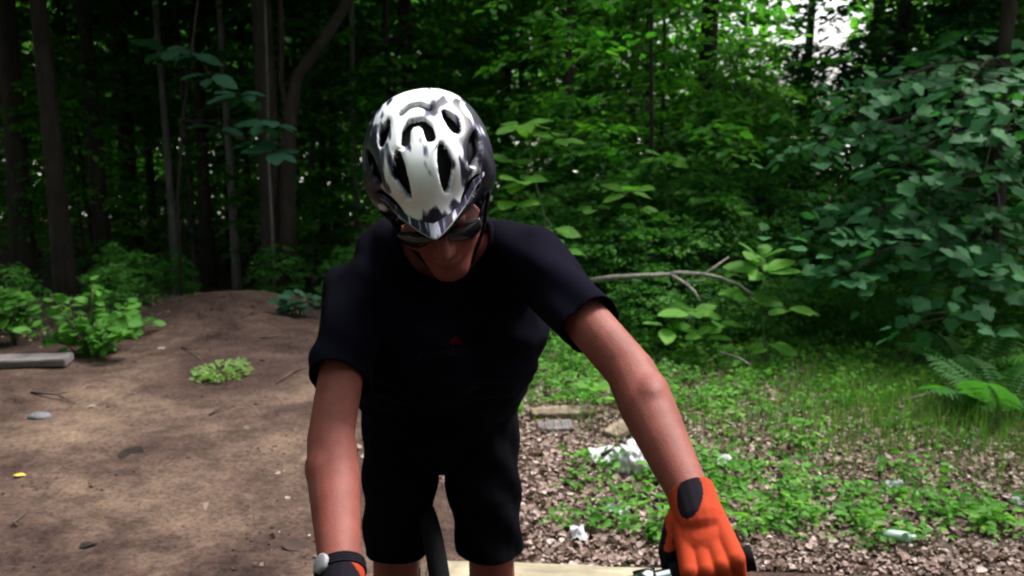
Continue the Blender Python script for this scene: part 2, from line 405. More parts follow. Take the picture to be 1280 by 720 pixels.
def leaf_arrays(P, D, N, S, tpl):
    tv, tf = tpl
    D = norm(D); X = norm(np.cross(D, N)); N = np.cross(X, D)
    V = P[:, None, :] + S[:, None, None] * (tv[None, :, 0:1] * X[:, None, :] + tv[None, :, 1:2] * D[:, None, :] + tv[None, :, 2:3] * N[:, None, :])
    F = tf[None] + (np.arange(len(P)) * len(tv))[:, None, None]
    return V.reshape(-1, 3), F.reshape(-1, tf.shape[1])

def leaf_mesh(name, P, D, N, S, tpl, rnd=None, r=rng):
    V, F = leaf_arrays(np.asarray(P, float), np.asarray(D, float), np.asarray(N, float), np.asarray(S, float), tpl)
    rnd = r.random(len(P)) if rnd is None else rnd
    return mesh_arrays(name, V, F, False, np.repeat(rnd, len(tpl[0])))

def spray(base, direc, length, n, size, r, droop=0.25, flat=0.28):
    """one flat leafy twig: n leaves left and right of it"""
    d = np.array(direc, float); d /= np.linalg.norm(d)
    side = np.cross(d, (0, 0, 1)); side /= max(np.linalg.norm(side), 1e-6); up = np.cross(side, d)
    t = np.sort(r.uniform(0.12, 1, n)); sg = r.choice([-1, 1], n)
    off = r.uniform(0.0, 0.42, n) * (1.1 - 0.6 * t) * length
    P = np.array(base) + np.outer(t * length, d) + np.outer(sg * off, side) - np.outer(droop * length * (t ** 2), (0, 0, 1)) + r.normal(0, 0.02, (n, 3))
    D = np.outer(np.cos(0.9 * np.ones(n)), d) + np.outer(sg * 0.85, side) + r.normal(0, 0.25, (n, 3)); D[:, 2] -= 0.25
    N = np.tile(up, (n, 1)) + r.normal(0, flat, (n, 3))
    return P, D, N, size * r.uniform(0.65, 1.2, n), np.clip(r.normal(0.5, 0.2) + r.normal(0, 0.16, n), 0, 1)

def crown_leaves(r, z0, z1, rad, n_spray, n_leaf, size, length, shape='tree', core=0.15, droop=0.25):
    out = [[], [], [], [], []]
    for i in range(n_spray):
        u = r.random(); z = z0 + (z1 - z0) * u
        if shape == 'tree': rr = rad * (0.45 + 0.55 * math.sin(math.pi * min(1, 0.15 + 0.85 * u)))
        elif shape == 'bush': rr = rad * math.sqrt(max(0.05, 1 - u ** 2))
        else: rr = rad
        a = r.uniform(0, 2 * math.pi); q = rr * math.sqrt(r.uniform(core, 1))
        rr2 = q * (0.8 + 0.35 * math.sin(3 * a + z * 2.3) * 0.6)
        b = np.array([rr2 * math.cos(a), rr2 * math.sin(a), z + r.normal(0, 0.06)])
        aa = a + r.normal(0, 0.6)
        sp = spray(b, (math.cos(aa), math.sin(aa), r.normal(0.05, 0.22)), length * r.uniform(0.6, 1.3), n_leaf, size, r, droop)
        for k in range(5): out[k].append(sp[k])
    return [np.concatenate(x) for x in out]

def trunk_mb(r, h, r0, lean=(0, 0), limbs=6, z_limb=0.4, limb_len=1.4, sides=10, bend=0.06):
    mb = MB(); pts = []; rad = []
    nseg = max(6, int(h / 0.55)); ph = r.uniform(0, 6.28)
    for i in range(nseg + 1):
        t = i / nseg
        pts.append(Vector((lean[0] * t ** 1.5 + bend * math.sin(4 * t + ph) * t, lean[1] * t ** 1.5 + bend * math.cos(3 * t + ph) * t, h * t - (0.12 if i == 0 else 0))))
        rad.append(r0 * (1.0 - 0.8 * t) + (0.35 * r0 if i == 0 else 0.10 * r0 if i == 1 else 0))
    mb.tube(pts, rad, sides, wob=0.05)
    for k in range(limbs):
        t = z_limb + (0.97 - z_limb) * (k + r.random() * 0.6) / max(1, limbs)
        i = min(int(t * nseg), nseg - 1); p = pts[i]; a = r.uniform(0, 6.28); L = limb_len * r.uniform(0.6, 1.2) * (1.15 - 0.5 * t)
        q = [p]; 
        for j in range(1, 5):
            s = j / 4
            q.append(p + Vector((math.cos(a) * L * s + r.normal(0, .03), math.sin(a) * L * s + r.normal(0, .03), L * (0.55 * s - 0.25 * s * s))))
        rr = rad[i] * 0.45
        mb.tube(q, [rr, rr * .75, rr * .55, rr * .38, rr * .18], 6)
        for b in range(2):
            j = 2 + b; a2 = a + r.choice([-1, 1]) * r.uniform(.5, .9); l2 = L * .5
            mb.tube([q[j], q[j] + Vector((math.cos(a2) * l2 * .5, math.sin(a2) * l2 * .5, .06 * l2)), q[j] + Vector((math.cos(a2) * l2, math.sin(a2) * l2, .02))], [rr * .4, rr * .28, rr * .1], 5)
    return mb

# ------------------------------------------------------------------ ground
def axis(fine0, fine1, step, far0, far1, g=1.18):
    a = list(np.arange(fine0, fine1 + 1e-6, step)); s = step
    lo, hi = [], []
    x = fine0
    while x > far0: s *= g; x -= s; lo.append(x)
    s = step; x = fine1
    while x < far1: s *= g; x += s; hi.append(x)
    return np.array(lo[::-1] + a + hi)
gx = axis(-7, 7, 0.12, -500, 500); gy = axis(0, 16, 0.12, -60, 900)
GX, GY = np.meshgrid(gx, gy)
GZ = height(GX, GY) + 0.006 * sines(GX, GY, 5, 8, 1.2, 4.0) * (GY < 30)
idx = np.arange(GX.size).reshape(GX.shape)
F = np.stack([idx[:-1, :-1], idx[:-1, 1:], idx[1:, 1:], idx[1:, :-1]], -1).reshape(-1, 4)
cyc = (GY[:-1, :-1] + GY[1:, 1:]).ravel() / 2
V = np.stack([GX, GY, GZ], -1).reshape(-1, 3)
g = obj('ground', mesh_arrays('ground', V, F, True, mat_idx=(cyc > 36).astype(int)), [M['soil'], M['far_pale']])  # ground past the wood coloured pale to stand for the bright gaps
tag(g, 'dark leafy forest soil of the clearing', 'ground', kind='structure')

YR = [-1, 2.55, 2.75, 3.4, 4.2, 5.0, 6.0, 6.8, 7.6, 8.0]
XR = [9, 9, 0.15, -.10, -.35, -.75, -1.30, -1.85, -2.1, -2.3]
YL = [-1, 5.2, 5.6, 6.2, 7.0, 7.6, 8.0]
XL = [-9, -9, -3.4, -2.65, -2.75, -2.7, -2.6]
def dirt_mask(x, y):
    m = np.minimum(x - np.interp(y, YL, XL), np.interp(y, YR, XR) - x)
    m = np.minimum(m, 7.55 - y)
    return m / 0.22 + 1.1 * sines(x, y, 11, 9, 0.5, 3.0)
px_, py_ = np.meshgrid(np.arange(-8, 8, 0.05), np.arange(-0.9, 8, 0.05))
mm = dirt_mask(px_, py_)
pz = height(px_, py_) + 0.012 + 0.016 * np.clip(mm, -2.2, 1) + 0.006 * sines(px_, py_, 21, 12, 1.0, 7.0) + 0.012 * np.abs(sines(px_, py_, 22, 8, 0.6, 2.5))
V = np.stack([px_, py_, pz], -1).reshape(-1, 3); idx = np.arange(px_.size).reshape(px_.shape)
F = np.stack([idx[:-1, :-1], idx[:-1, 1:], idx[1:, 1:], idx[1:, :-1]], -1)
F = F[mm[:-1, :-1] > -2.2].reshape(-1, 4)
used = np.unique(F); rm = np.full(len(V), -1); rm[used] = np.arange(len(used))
p = obj('dirt_path', mesh_arrays('dirt_path', V[used], rm[F], True), M['dirt'])
tag(p, 'packed brown dirt trail with scuffs', 'trail', kind='structure')

# ------------------------------------------------------------------ tall trees: trunk > limbs, crown of leaves
rc = np.random.default_rng(31)
CAN = []
for k in range(3):
    P, D, N, S, q = crown_leaves(rc, 4.6, 12.0, 3.1, 430, 30, 0.17, 0.95)
    CAN.append(leaf_mesh('canopy_crown', P, D, N, S, OV2, q)); CAN[-1].materials.append(M['canopy'])
def tall_tree(x, y, r0, bark, label, group=None, lean=(0, 0), h=10.5, bend=0.10, name='hardwood_tree', crown=True, lift=0.0):
    z = hz(x, y); root = thing(name, label, 'tree', T(x, y, z), group)
    obj('trunk', trunk_mb(rc, h, r0, lean, 7, 0.42, 2.4, 12, bend).mesh('trunk', True), bark, root)
    if crown:
        s = rc.uniform(0.85, 1.15) * (.75 if lift else 1)
        obj('crown', CAN[rc.integers(3)], M['canopy'], root, T(x + lean[0] * .8, y + lean[1] * .8, z + lift) @ Matrix.Rotation(rc.uniform(0, 6.28), 4, 'Z') @ Matrix.Scale(s, 4))
    return root
def X_at(px, y, py=240):
    r = ray(px, py); return r.x / r.y * y
GRPD, GRPP = 'dark barked trees in the wood', 'pale barked trees in the wood'
LD, LP = 'slim dark barked tree rising from the shaded wood', 'slim pale grey barked tree rising from the shaded wood'
tall_tree(X_at(22, 11), 11, 0.15, M['bark_dark'], 'thick dark trunk standing by the bright gap beside the grey plank', lean=(.35, 0), bend=.03)
for px, y, r0, pale in [(125, 11.6, .115, 0), (160, 13.5, .04, 1), (188, 15, .08, 0), (213, 11.8, .054, 1), (238, 13, .045, 1), (254, 12.6, .10, 0), (290, 11.6, .056, 1), (312, 13, .05, 0), (390, 12.8, .05, 1), (420, 14, .06, 0), (446, 12, .045, 1), (487, 13.5, .06, 1),
                        (515, 12.5, .105, 0), (560, 16.5, .06, 1), (632, 15, .10, 0), (708, 10.2, .062, 0), (790, 14, .07, 0), (880, 12.5, .15, 0), (1000, 16, .09, 0), (1085, 12, .10, 0), (1225, 14, .12, 0), (70, 17, .07, 0), (405, 18, .08, 0)]:
    tall_tree(X_at(px, y), y, r0, M['bark_grey'] if pale else M['bark_dark'], LP if pale else LD, GRPP if pale else GRPD, lift=3.0 if px > 430 else 0)
# the leaning one, its trunk swung over to the right
yl = 9.9; lx = X_at(362, yl, 280)
root = thing('leaning_tree', 'dark tree whose trunk bends far over above the pale saplings', 'tree', T(lx, yl, hz(lx, yl)))
tp = [far(358, 330, 10.0), far(360, 230, 10.0), far(362, 150, 10.0), far(372, 95, 10.0), far(405, 50, 10.0), far(430, 10, 10.0), far(445, -60, 10.0), far(450, -200, 10.0)]
tp[0].z = hz(lx, yl) - .1
mb = MB(); mb.tube(tp, [.11, .085, .08, .075, .07, .062, .055, .04], 12, wob=.05)
mb.tube([tp[2], far(350, 100, 10.0), far(352, 40, 9.9), far(345, -80, 9.8)], [.05, .04, .035, .02], 8)
obj('trunk', mb.mesh('trunk', True), M['bark_dark'], root, I4)
obj('crown', CAN[0], M['canopy'], root, T(tp[-1].x, yl, 0) @ Matrix.Rotation(1.0, 4, 'Z'))
# thin dead-straight pale sapling in the dark
x = X_at(336, 9.5, 220); mb = MB(); mb.tube([(0, 0, -.1), (.01, 0, .8), (0, .02, 1.6), (.03, 0, 2.3), (.05, .02, 3.6)], [.017, .015, .013, .010, .005], 8, wob=.08)
root = thing('bare_sapling', 'thin bare pale sapling stem standing upright in the shade', 'sapling', T(x, 9.5, hz(x, 9.5)))
obj('trunk', mb.mesh('trunk', True), M['bark_grey'], root)
# trees added around the clearing, mostly out of view, whose crowns shade it
for x, y in [(-6.5, 8.8), (-9.5, 6.5), (-8.5, 11), (-5.8, 13.5), (-6.2, 3.2), (-4.95, 9.7), (-2.75, 10.2), (-7.6, 9.8), (9.5, 6.0), (9.5, 11), (-12, 9), (-12, 14), (12, 8), (12.5, 14),
             (-8.6, 2.2), (-9.4, -2.5), (9.0, 0.5), (9.8, -3.5), (-5.5, -5), (-1.5, -6.2), (1.5, -4.8), (4.5, -5.6), (7.0, -6), (-9, -7)]:
    tall_tree(x, y, rc.uniform(.09, .15), M['bark_dark'], 'full grown tree added at the rim to shade the clearing', 'shading trees added round the clearing')

# ------------------------------------------------------------------ understory trees and bushes
UND = []; 
def und_proto(kind, seed):
    r = np.random.default_rng(seed)
    if kind == 'low':   L = crown_leaves(r, 0.55, 4.4, 1.35, 165, 30, 0.115, 0.60); tr = trunk_mb(r, 4.2, .035, limbs=10, z_limb=.15, limb_len=1.2, sides=7)
    elif kind == 'high': L = crown_leaves(r, 2.5, 5.8, 1.55, 150, 30, 0.125, 0.65); tr = trunk_mb(r, 5.5, .040, lean=(r.normal(0, .5), r.normal(0, .5)), limbs=9, z_limb=.36, limb_len=1.3, sides=7, bend=.22)
    else:               L = crown_leaves(r, 0.12, 1.05, 0.62, 120, 26, 0.062, 0.26, 'bush', .05, .15); tr = trunk_mb(r, .9, .014, limbs=7, z_limb=.1, limb_len=.6, sides=5)
    me = leaf_mesh('crown', L[0], L[1], L[2], L[3], OV4, L[4], r); me.materials.append(M['bushl'] if kind == 'bush' else M['under'])
    tm = tr.mesh('trunk', True); tm.materials.append(M['bark_dark'])
    return me, tm
PRO = {k: [und_proto(k, s + i * 7) for i in range(3)] for k, s in (('low', 100), ('high', 200), ('bush', 300))}
ru = np.random.default_rng(55)
def und(kind, x, y, s, label, group, name):
    me, tm = PRO[kind][ru.integers(3)]
    root = thing(name, label, 'bush' if kind == 'bush' else 'tree', T(x, y, hz(x, y)) @ Matrix.Rotation(ru.uniform(0, 6.28), 4, 'Z') @ Matrix.Scale(s, 4), group)
    obj('trunk', tm, M['twig'], root); obj('crown', me, M['under'], root)
for y in np.arange(8.6, 19, 1.35):
    for x in np.arange(0.6 + (y % 2) * .5, y * .62 + 1.2, 1.55):
        xx, yy = x + ru.normal(0, .35), y + ru.normal(0, .3)
        if abs(xx / yy - .083) < .035 and yy > 9.5 and ru.random() < .75: continue            # the bright gap beside the slim trunk
        und('low', xx, yy, ru.uniform(.40, .52) if .22 < xx / yy < .45 and yy > 9 else ru.uniform(.75, 1.25), 'leafy young tree in the green thicket beyond the weeds', 'young trees in the thicket', 'understory_tree')
for y in np.arange(12.6, 22, 1.6):
    for x in np.arange(-y * .62 - 1, 0.8, 2.3):
        xx, yy = x + ru.normal(0, .4), y + ru.normal(0, .35)
        und('high', xx, yy, ru.uniform(.8, 1.2), 'slender tree leafing high up in the dark wood beyond the trail', 'slender trees in the dark wood', 'slender_tree')
for y in np.arange(11.5, 22, 1.7):
    for x in np.arange(-y * .6 - 1, 0.6, 2.2):
        und('low', x + ru.normal(0, .5), y + ru.normal(0, .4), ru.uniform(.5, .8), 'low shaded young tree deep between the dark trunks', 'low trees between the trunks', 'shade_tree')
for x, y in [(-5, -3.2), (-3.2, -4), (-1.4, -3.4), (.4, -3.9), (2.2, -3.3), (4.0, -3.8), (5.6, -2.6), (-6.4, -1.4), (6.6, -.6), (-2.2, -5), (3.0, -5.2), (-5.0, 3.4), (-5.6, 1.6), (-6.0, 5.2)]:  # unseen young trees added to block light from behind and left of the camera
    und('low', x, y, 1.15, 'leafy young tree added out of view to block light', 'young trees added to block light', 'blocking_tree')
for x, y, s in [(.35, 6.9, .8), (.75, 6.5, .7), (1.15, 6.4, .75), (1.55, 6.6, .8), (.95, 7.2, 1.0), (1.5, 7.3, 1.1), (2.0, 6.9, .7), (2.05, 7.6, .9), (2.5, 7.4, .8), (3.1, 7.6, .9), (2.6, 8.2, 1.1), (.2, 7.8, 1.1), (.6, 8.2, 1.3), (1.2, 8.4, 1.4), (1.9, 8.6, 1.4), (3.9, 7.4, 1.0), (4.4, 8.0, 1.1), (3.5, 8.4, 1.1), (-.5, 8.4, 1.0), (-1.1, 8.8, .9), (4.0, 6.5, .7), (5.0, 7.2, .9), (1.75, 5.9, .42), (2.2, 6.1, .48), (2.7, 6.15, .5), (3.2, 6.0, .55), (3.65, 5.75, .5), (1.3, 5.85, .45), (.85, 5.8, .45), (2.45, 5.75, .36)]:
    und('bush', x + ru.normal(0, .06), y, s, 'small leaved green bush at the edge of the thicket', 'bushes edging the thicket', 'bush')

for x, y, s in [(-1.0, 7.4, .36), (-1.5, 8.0, .40), (-3.1, 6.7, .36), (-3.25, 7.3, .45), (-3.7, 6.4, .42), (-1.45, 7.2, .26), (-1.1, 6.5, .24), (-2.4, 9.0, .5), (-3.6, 9.2, .5), (-.6, 7.0, .40), (-.2, 6.6, .45)]:
    und('bush', x, y, s, 'dark low bush just beyond the crest of the trail', 'low bushes beyond the trail', 'crest_bush')
# dense vine-hung tree above the maple
r = np.random.default_rng(77); L = crown_leaves(r, 1.5, 4.6, .95, 300, 30, 0.085, 0.34, 'tree', .45, .9)
x, y = 3.65, 8.6
root = thing('vine_covered_tree', 'dark rounded tree draped in dense small vine leaves', 'tree', T(x, y, hz(x, y)))
obj('trunk', trunk_mb(r, 4.6, .09, limbs=8, z_limb=.3, limb_len=.9).mesh('trunk', True), M['bark_dark'], root)
obj('crown', leaf_mesh('crown', L[0], L[1], L[2], L[3], OV4, L[4], r), M['vine'], root)

# far wood: reads as one mass
r = np.random.default_rng(88); n = 56000
P = np.stack([np.where(r.random(n) < .3, r.uniform(-26, 0, n), r.uniform(-32, 34, n)), r.uniform(24, 33, n), r.uniform(0, 1, n) ** .8 * 10 - 2], -1)
m_ = r.random(n) < .15; P[m_, 0] = r.uniform(-26, -1, m_.sum()); P[m_, 2] = r.uniform(-2.4, 2.4, m_.sum())
keep = m_ | (sines(P[:, 0], P[:, 2] * 1.4, 91, 8, .06, .5) > -.45) & ~((P[:, 0] / P[:, 1] > .30) & (P[:, 0] / P[:, 1] < .365) & (P[:, 2] > 2.0))
P = P[keep]; n = len(P)
D = r.normal(0, 1, (n, 3)); N = np.array([0, 0, 1]) + r.normal(0, .6, (n, 3))
o = obj('distant_wood', leaf_mesh('distant_wood', P, D, N, r.uniform(.25, .5, n), OV2, None, r), M['under'])
tag(o, 'far leafy wood closing the view behind the trunks', 'wood', kind='stuff')

# ------------------------------------------------------------------ plants with leaves of their own
def one_leaf(tpl, material, name='leaf'):
    v, f = tpl
    me = bpy.data.meshes.new(name); me.from_pydata([tuple(x) for x in v], [], [list(map(int, q)) for q in f]); me.update()
    me.polygons.foreach_set('use_smooth', np.ones(len(me.polygons), bool)); me.materials.append(material)
    return me
def leaf_frame(P, D, N, s):
    D = Vector(D).normalized(); X = D.cross(Vector(N)).normalized(); N = X.cross(D)
    m = Matrix.Identity(4)
    for i in range(3): m[i][0], m[i][1], m[i][2], m[i][3] = X[i] * s, D[i] * s, N[i] * s, P[i]
    return m
def leaf_objs(parent, P, D, N, S, me, name='leaf'):
    for p, d, n_, s in zip(P, D, N, S): obj(name, me, [], parent, leaf_frame(p, d, n_, s))

LB, LS, LDL, LM = one_leaf(BROAD, M['bright']), one_leaf(BROAD, M['shrubl']), one_leaf(BROAD, M['dull']), one_leaf(MAPLE, M['maple'])
rp = np.random.default_rng(12)
def whorl(c, n, s, tilt, az0=0.0, spread=.03):
    P, D, N, S = [], [], [], []
    for k in range(n):
        a = az0 + 2 * math.pi * k / n + rp.normal(0, .2); ti = tilt + rp.normal(0, .15)
        d = Vector((math.cos(a) * math.cos(ti), math.sin(a) * math.cos(ti), math.sin(ti)))
        nn = Vector((-math.cos(a) * math.sin(ti), -math.sin(a) * math.sin(ti), math.cos(ti))) + Vector(rp.normal(0, .15, 3)) + Vector((0, -.35, 0))
        P.append(Vector(c) + d * spread + Vector((0, 0, rp.normal(0, .01)))); D.append(d); N.append(nn); S.append(s * rp.uniform(.75, 1.15))
    return P, D, N, S
def sapling(label, base, stem, whorls, leaf=None, name='leafy_sapling', group=None, material='stem', r0=.008):
    root = thing(name, label, 'sapling', T(*base), group)
    mb = MB(); st = [Vector(base) - Vector((0, 0, .05))] + [Vector(p) for p in stem]
    mb.tube(st, [r0 * (1 - .6 * i / (len(st) - 1)) for i in range(len(st))], 7)
    for w in whorls:
        c = Vector(w[0]); q = min(st, key=lambda s: (s - c).length)
        if (q - c).length > .03: mb.tube([q, q.lerp(c, .5) + Vector((0, 0, .01)), c], [r0 * .5, r0 * .42, r0 * .3], 6)
    obj('stem', mb.mesh('stem', True), M[material], root, I4)
    for w in whorls: leaf_objs(root, *whorl(*w), leaf or LB)
    return root
b = gnd(958, 462); d0 = 5.45
sapling('bright green sapling with broad leaf rosettes near the fallen branch', b, [far(956, 430, d0), far(952, 385, d0), far(955, 345, d0)],
        [(far(955, 338, d0), 7, .20, .25, .3), (far(950, 325, d0), 4, .15, .6, .9), (far(985, 385, d0), 5, .17, .05, .1), (far(935, 372, d0), 4, .16, .0, 2.6), (far(965, 432, d0), 6, .14, .05, .4)])
b = gnd(868, 455)
sapling('pale green sapling with drooping broad leaves under the fallen branch', b, [far(868, 430, 5.6), far(866, 395, 5.6)],
        [(far(866, 392, 5.6), 6, .19, .10, .5), (far(895, 402, 5.5), 4, .15, 0, .1), (far(835, 410, 5.6), 4, .15, 0, 2.9), (far(880, 418, 5.5), 5, .13, .1, .3)])
b = gnd(800, 415)
sapling('tall thin sapling with a few bright leaves near the slim trunk', b, [far(792, 330, 6.6), far(792, 290, 6.6), far(800, 255, 6.6), far(790, 238, 6.6)],
        [(far(785, 240, 6.6), 6, .20, .15, .2), (far(745, 262, 6.6), 3, .16, .0, 2.7), (far(800, 262, 6.5), 4, .14, .0, .3)], r0=.007)
b = gnd(845, 400)
sapling('sapling topped by one bright leaf cluster in the thicket', b, [far(838, 300, 7.0), far(834, 230, 7.0), far(832, 205, 7.0)], [(far(832, 202, 7.0), 7, .20, .15, .2), (far(868, 262, 7.0), 4, .15, 0, .2), (far(850, 240, 7.0), 4, .14, 0, .2)], r0=.007)
b = gnd(700, 425)
sapling('broad leaved sapling right behind the rider with layered twigs', b, [far(690, 330, 6.3), far(680, 270, 6.3), far(665, 210, 6.3), far(660, 160, 6.3)],
        [(far(650, 158, 6.3), 6, .22, .05, .4), (far(695, 172, 6.3), 5, .18, .0, 0), (far(650, 228, 6.2), 6, .21, .05, 2.9), (far(640, 255, 6.2), 5, .2, -.05, 3.1), (far(690, 285, 6.2), 5, .16, 0, .2), (far(705, 310, 6.2), 5, .15, 0, .5), (far(640, 205, 6.4), 4, .18, .1, 2.8)], r0=.009)
b = gnd(735, 432)
sapling('short sapling with small yellow green leaves behind the orange glove arm', gnd(742, 505), [far(742, 495, 4.55), far(741, 488, 4.55)], [(far(741, 487, 4.55), 6, .085, .25, .3), (far(748, 495, 4.5), 4, .07, .0, .2)], r0=.004)
# left: large dull leaves hanging in the dark
x0 = X_at(222, 7.9, 300)
st = [far(222, 250, 8.1), far(228, 150, 8.1), far(240, 60, 8.1), far(252, -40, 8.1)]
sapling('large leaved sapling hanging dull green leaves over the dark trail end', Vector((x0, 7.9, hz(x0, 7.9))), st,
        [(far(240, 70, 7.9), 7, 0.26, -.1, -.5), (far(300, 118, 7.6), 7, 0.26, -.1, -.6), (far(262, 95, 7.7), 6, 0.22, -.1, -.3), (far(335, 155, 7.5), 7, 0.24, -.15, -.3), (far(345, 190, 7.5), 7, 0.23, -.1, -.5), (far(205, 65, 7.9), 4, .32, 0, 2.5), (far(320, 178, 7.6), 6, 0.19, -.1, 2.5), (far(270, 160, 8.0), 3, .28, -.1, 0)], LDL, 'large_leaved_sapling', None, 'bark_dark', .016)

def shrub(label, c, w, h, n, size, leaf, seed, name='leafy_shrub'):
    r = np.random.default_rng(seed); root = thing(name, label, 'shrub', T(*c)); mb = MB(); P, D, N, S = [], [], [], []
    for k in range(9):
        a = r.uniform(0, 6.28); q = r.uniform(.2, 1) * w
        tip = Vector((math.cos(a) * q, math.sin(a) * q * .8, h * (1 - .55 * (q / w) ** 1.4) * r.uniform(.75, 1.05)))
        pts = [Vector((0, 0, -.03)), Vector((tip.x * .35, tip.y * .35, tip.z * .5)), tip]
        mb.tube([Vector(c) + x for x in pts], [.006, .005, .002], 5)
        for j in range(n // 9):
            t = r.uniform(.35, 1.03); pp = pts[0].lerp(pts[1], t * 2) if t < .5 else pts[1].lerp(pts[2], t * 2 - 1)
            a2 = r.uniform(0, 6.28); ti = r.normal(.1, .3); d = Vector((math.cos(a2), math.sin(a2), ti))
            P.append(Vector(c) + pp + d * .02); D.append(d); N.append(Vector((0, -.45, 1)) + Vector(r.normal(0, .3, 3))); S.append(size * r.uniform(.6, 1.25))
    obj('stem', mb.mesh('stem', True), M['stem'], root, I4); leaf_objs(root, P, D, N, S, leaf)
shrub('bright green leafy shrub beside the end of the grey plank', gnd(112, 452), .36, .56, 280, .088, LS, 1)
shrub('low spreading leafy shrub between the bright shrub and the trail', gnd(160, 425), .26, .22, 100, .08, LS, 4)
shrub('darker leafy shrub behind the grey plank', gnd(18, 432), .34, .46, 150, .09, LS, 2)
shrub('small leafy shrub at the dark far end of the trail', gnd(372, 398), .20, .22, 50, .09, LDL, 3)

# the maple whose lower boughs hang towards the clearing
x, y = 3.75, 6.9; rmp = np.random.default_rng(5)
root = thing('maple_tree', 'maple with low tiers of lobed blue green leaves over the weeds', 'tree', T(x, y, hz(x, y)))
tk = MB(); z0 = hz(x, y); tk.tube([(x, y, z0 - .1), (x + .02, y, z0 + .8), (x - .03, y, z0 + 1.8), (x, y + .05, z0 + 3.0), (x + .05, y, z0 + 4.6)], [.075, .06, .055, .045, .02], 10, wob=.06)
obj('trunk', tk.mesh('trunk', True), M['bark_dark'], root, I4)
boughs = [(far(1035, 292, 5.5), .95), (far(1060, 345, 5.3), .75), (far(1185, 392, 5.1), .7), (far(1095, 268, 5.6), 1.05), (far(1250, 330, 5.2), .95), (far(1010, 185, 6.0), 1.5), (far(1130, 205, 5.6), 1.4), (far(1230, 215, 5.3), 1.4), (far(1060, 130, 6.0), 1.9), (far(1200, 120, 5.6), 1.9), (far(1270, 160, 5.2), 1.6), (far(1150, 300, 5.2), .9)]
Pm, Dm, Nm, Sm = [], [], [], []
for tip, zt in boughs:
    s0 = Vector((x, y, z0 + zt)); mid = s0.lerp(tip, .5) + Vector((0, 0, .14))
    mb = MB(); q = [s0, s0.lerp(mid, .6) + Vector((0, 0, .03)), mid, mid.lerp(tip, .55) + Vector((0, 0, .02)), tip]; mb.tube(q, [.012, .009, .007, .005, .003], 6)
    ax = (tip - s0).normalized(); sd_ = ax.cross(Vector((0, 0, 1))).normalized()
    for j in range(24):
        t = .42 + .62 * (j + .5) / 24; base = s0.lerp(tip, min(t, 1)) + Vector((0, 0, .14 * math.sin(math.pi * min(t, 1)) - .02)); sg = 1 if j % 2 else -1
        L = rmp.uniform(.05, .34) * (1.2 - .5 * t)
        pp = base + sd_ * sg * L + ax * L * .5 + Vector((0, 0, -.22 * L + rmp.normal(0, .02)))
        if L > .16: mb.tube([base, base.lerp(pp, .6) + Vector((0, 0, .01)), pp], [.004, .003, .0015], 5)
        Pm.append(pp); Dm.append(ax * .5 + sd_ * sg * .8 + Vector(rmp.normal(0, .25, 3)) + Vector((0, -.2, -.35))); Nm.append(Vector((0, -.28, 1)) + Vector(rmp.normal(0, .26, 3))); Sm.append(rmp.uniform(.075, .135))
    obj('bough', mb.mesh('bough', True), M['bark_dark'], root, I4)
leaf_objs(root, Pm, Dm, Nm, Sm, LM)
k = 3; Pq = np.repeat(np.array([tuple(q) for q in Pm]), k, 0); n = len(Pq); Pq = Pq + rmp.normal(0, 1, (n, 3)) * np.array([.15, .18, .022]) + np.array([0, .08, 0])
o = obj('foliage', leaf_mesh('foliage', Pq, np.repeat(np.array([tuple(q) for q in Dm]), k, 0) + rmp.normal(0, .5, (n, 3)), np.array([0, -.22, 1]) + rmp.normal(0, .28, (n, 3)), rmp.uniform(.05, .11, n), MAPLE, None, rmp), M['maple'], root, I4); o['kind'] = 'stuff'
L = crown_leaves(rmp, 1.1, 4.8, 1.35, 95, 26, .13, .6)
me = leaf_mesh('crown', L[0], L[1], L[2], L[3], MAPLE, L[4], rmp)
o = obj('crown', me, M['maple'], root, T(x + .35, y + .9, z0)); o['kind'] = 'stuff'

# fern
def frond_mesh(length, arch, seed):
    r = np.random.default_rng(seed); P, D, N, S = [], [], [], []; n = 17
    for i in range(n):
        t = .12 + .88 * i / n; yv = length * t; zv = arch * math.sin(t * 2.2) * length; sl = length * .26 * math.sin(math.pi * min(1, t * .9 + .12)) + .01
        for s in (-1, 1):
            P.append((s * .002, yv, zv)); D.append((s, .35, -.15 + r.normal(0, .06))); N.append((0, -.2, 1)); S.append(sl)
    narrow = (OV4[0] * np.array([.42, 1, 1]), OV4[1])
    V, F = leaf_arrays(np.array(P), np.array(D, float), np.array(N, float), np.array(S), narrow)
    mb = MB(); mb.tube([(0, length * t, arch * math.sin(t * 2.2) * length) for t in np.linspace(0, 1, 8)], [.004, .0035, .003, .0025, .002, .0016, .0012, .0008], 5)
    V = list(map(tuple, V)); F = [list(map(int, f)) for f in F]; b = len(V)
    V += mb.v; F += [[i + b for i in f] for f in mb.f]
    me = mesh_arrays('frond', V, F, True, np.full(len(V), r.uniform(.05, .35))); me.materials.append(M['bushl']); return me
FR = [frond_mesh(.55, .22, k) for k in range(3)]
for bx, by, n, lab in [(1252, 520, 9, 'arching green fern at the edge of the grass'), (1205, 470, 7, 'fern half hidden in the weeds below the maple')]:
    c = gnd(bx, by); root = thing('fern', lab, 'fern', T(*c))
    for k in range(n):
        a = 2 * math.pi * k / n + rp.normal(0, .2)
        obj('frond', FR[k % 3], M['weed'], root, T(*c) @ Matrix.Rotation(a, 4, 'Z') @ Matrix.Rotation(rp.uniform(.12, .38), 4, 'X') @ Matrix.Scale(rp.uniform(.75, 1.1), 4))

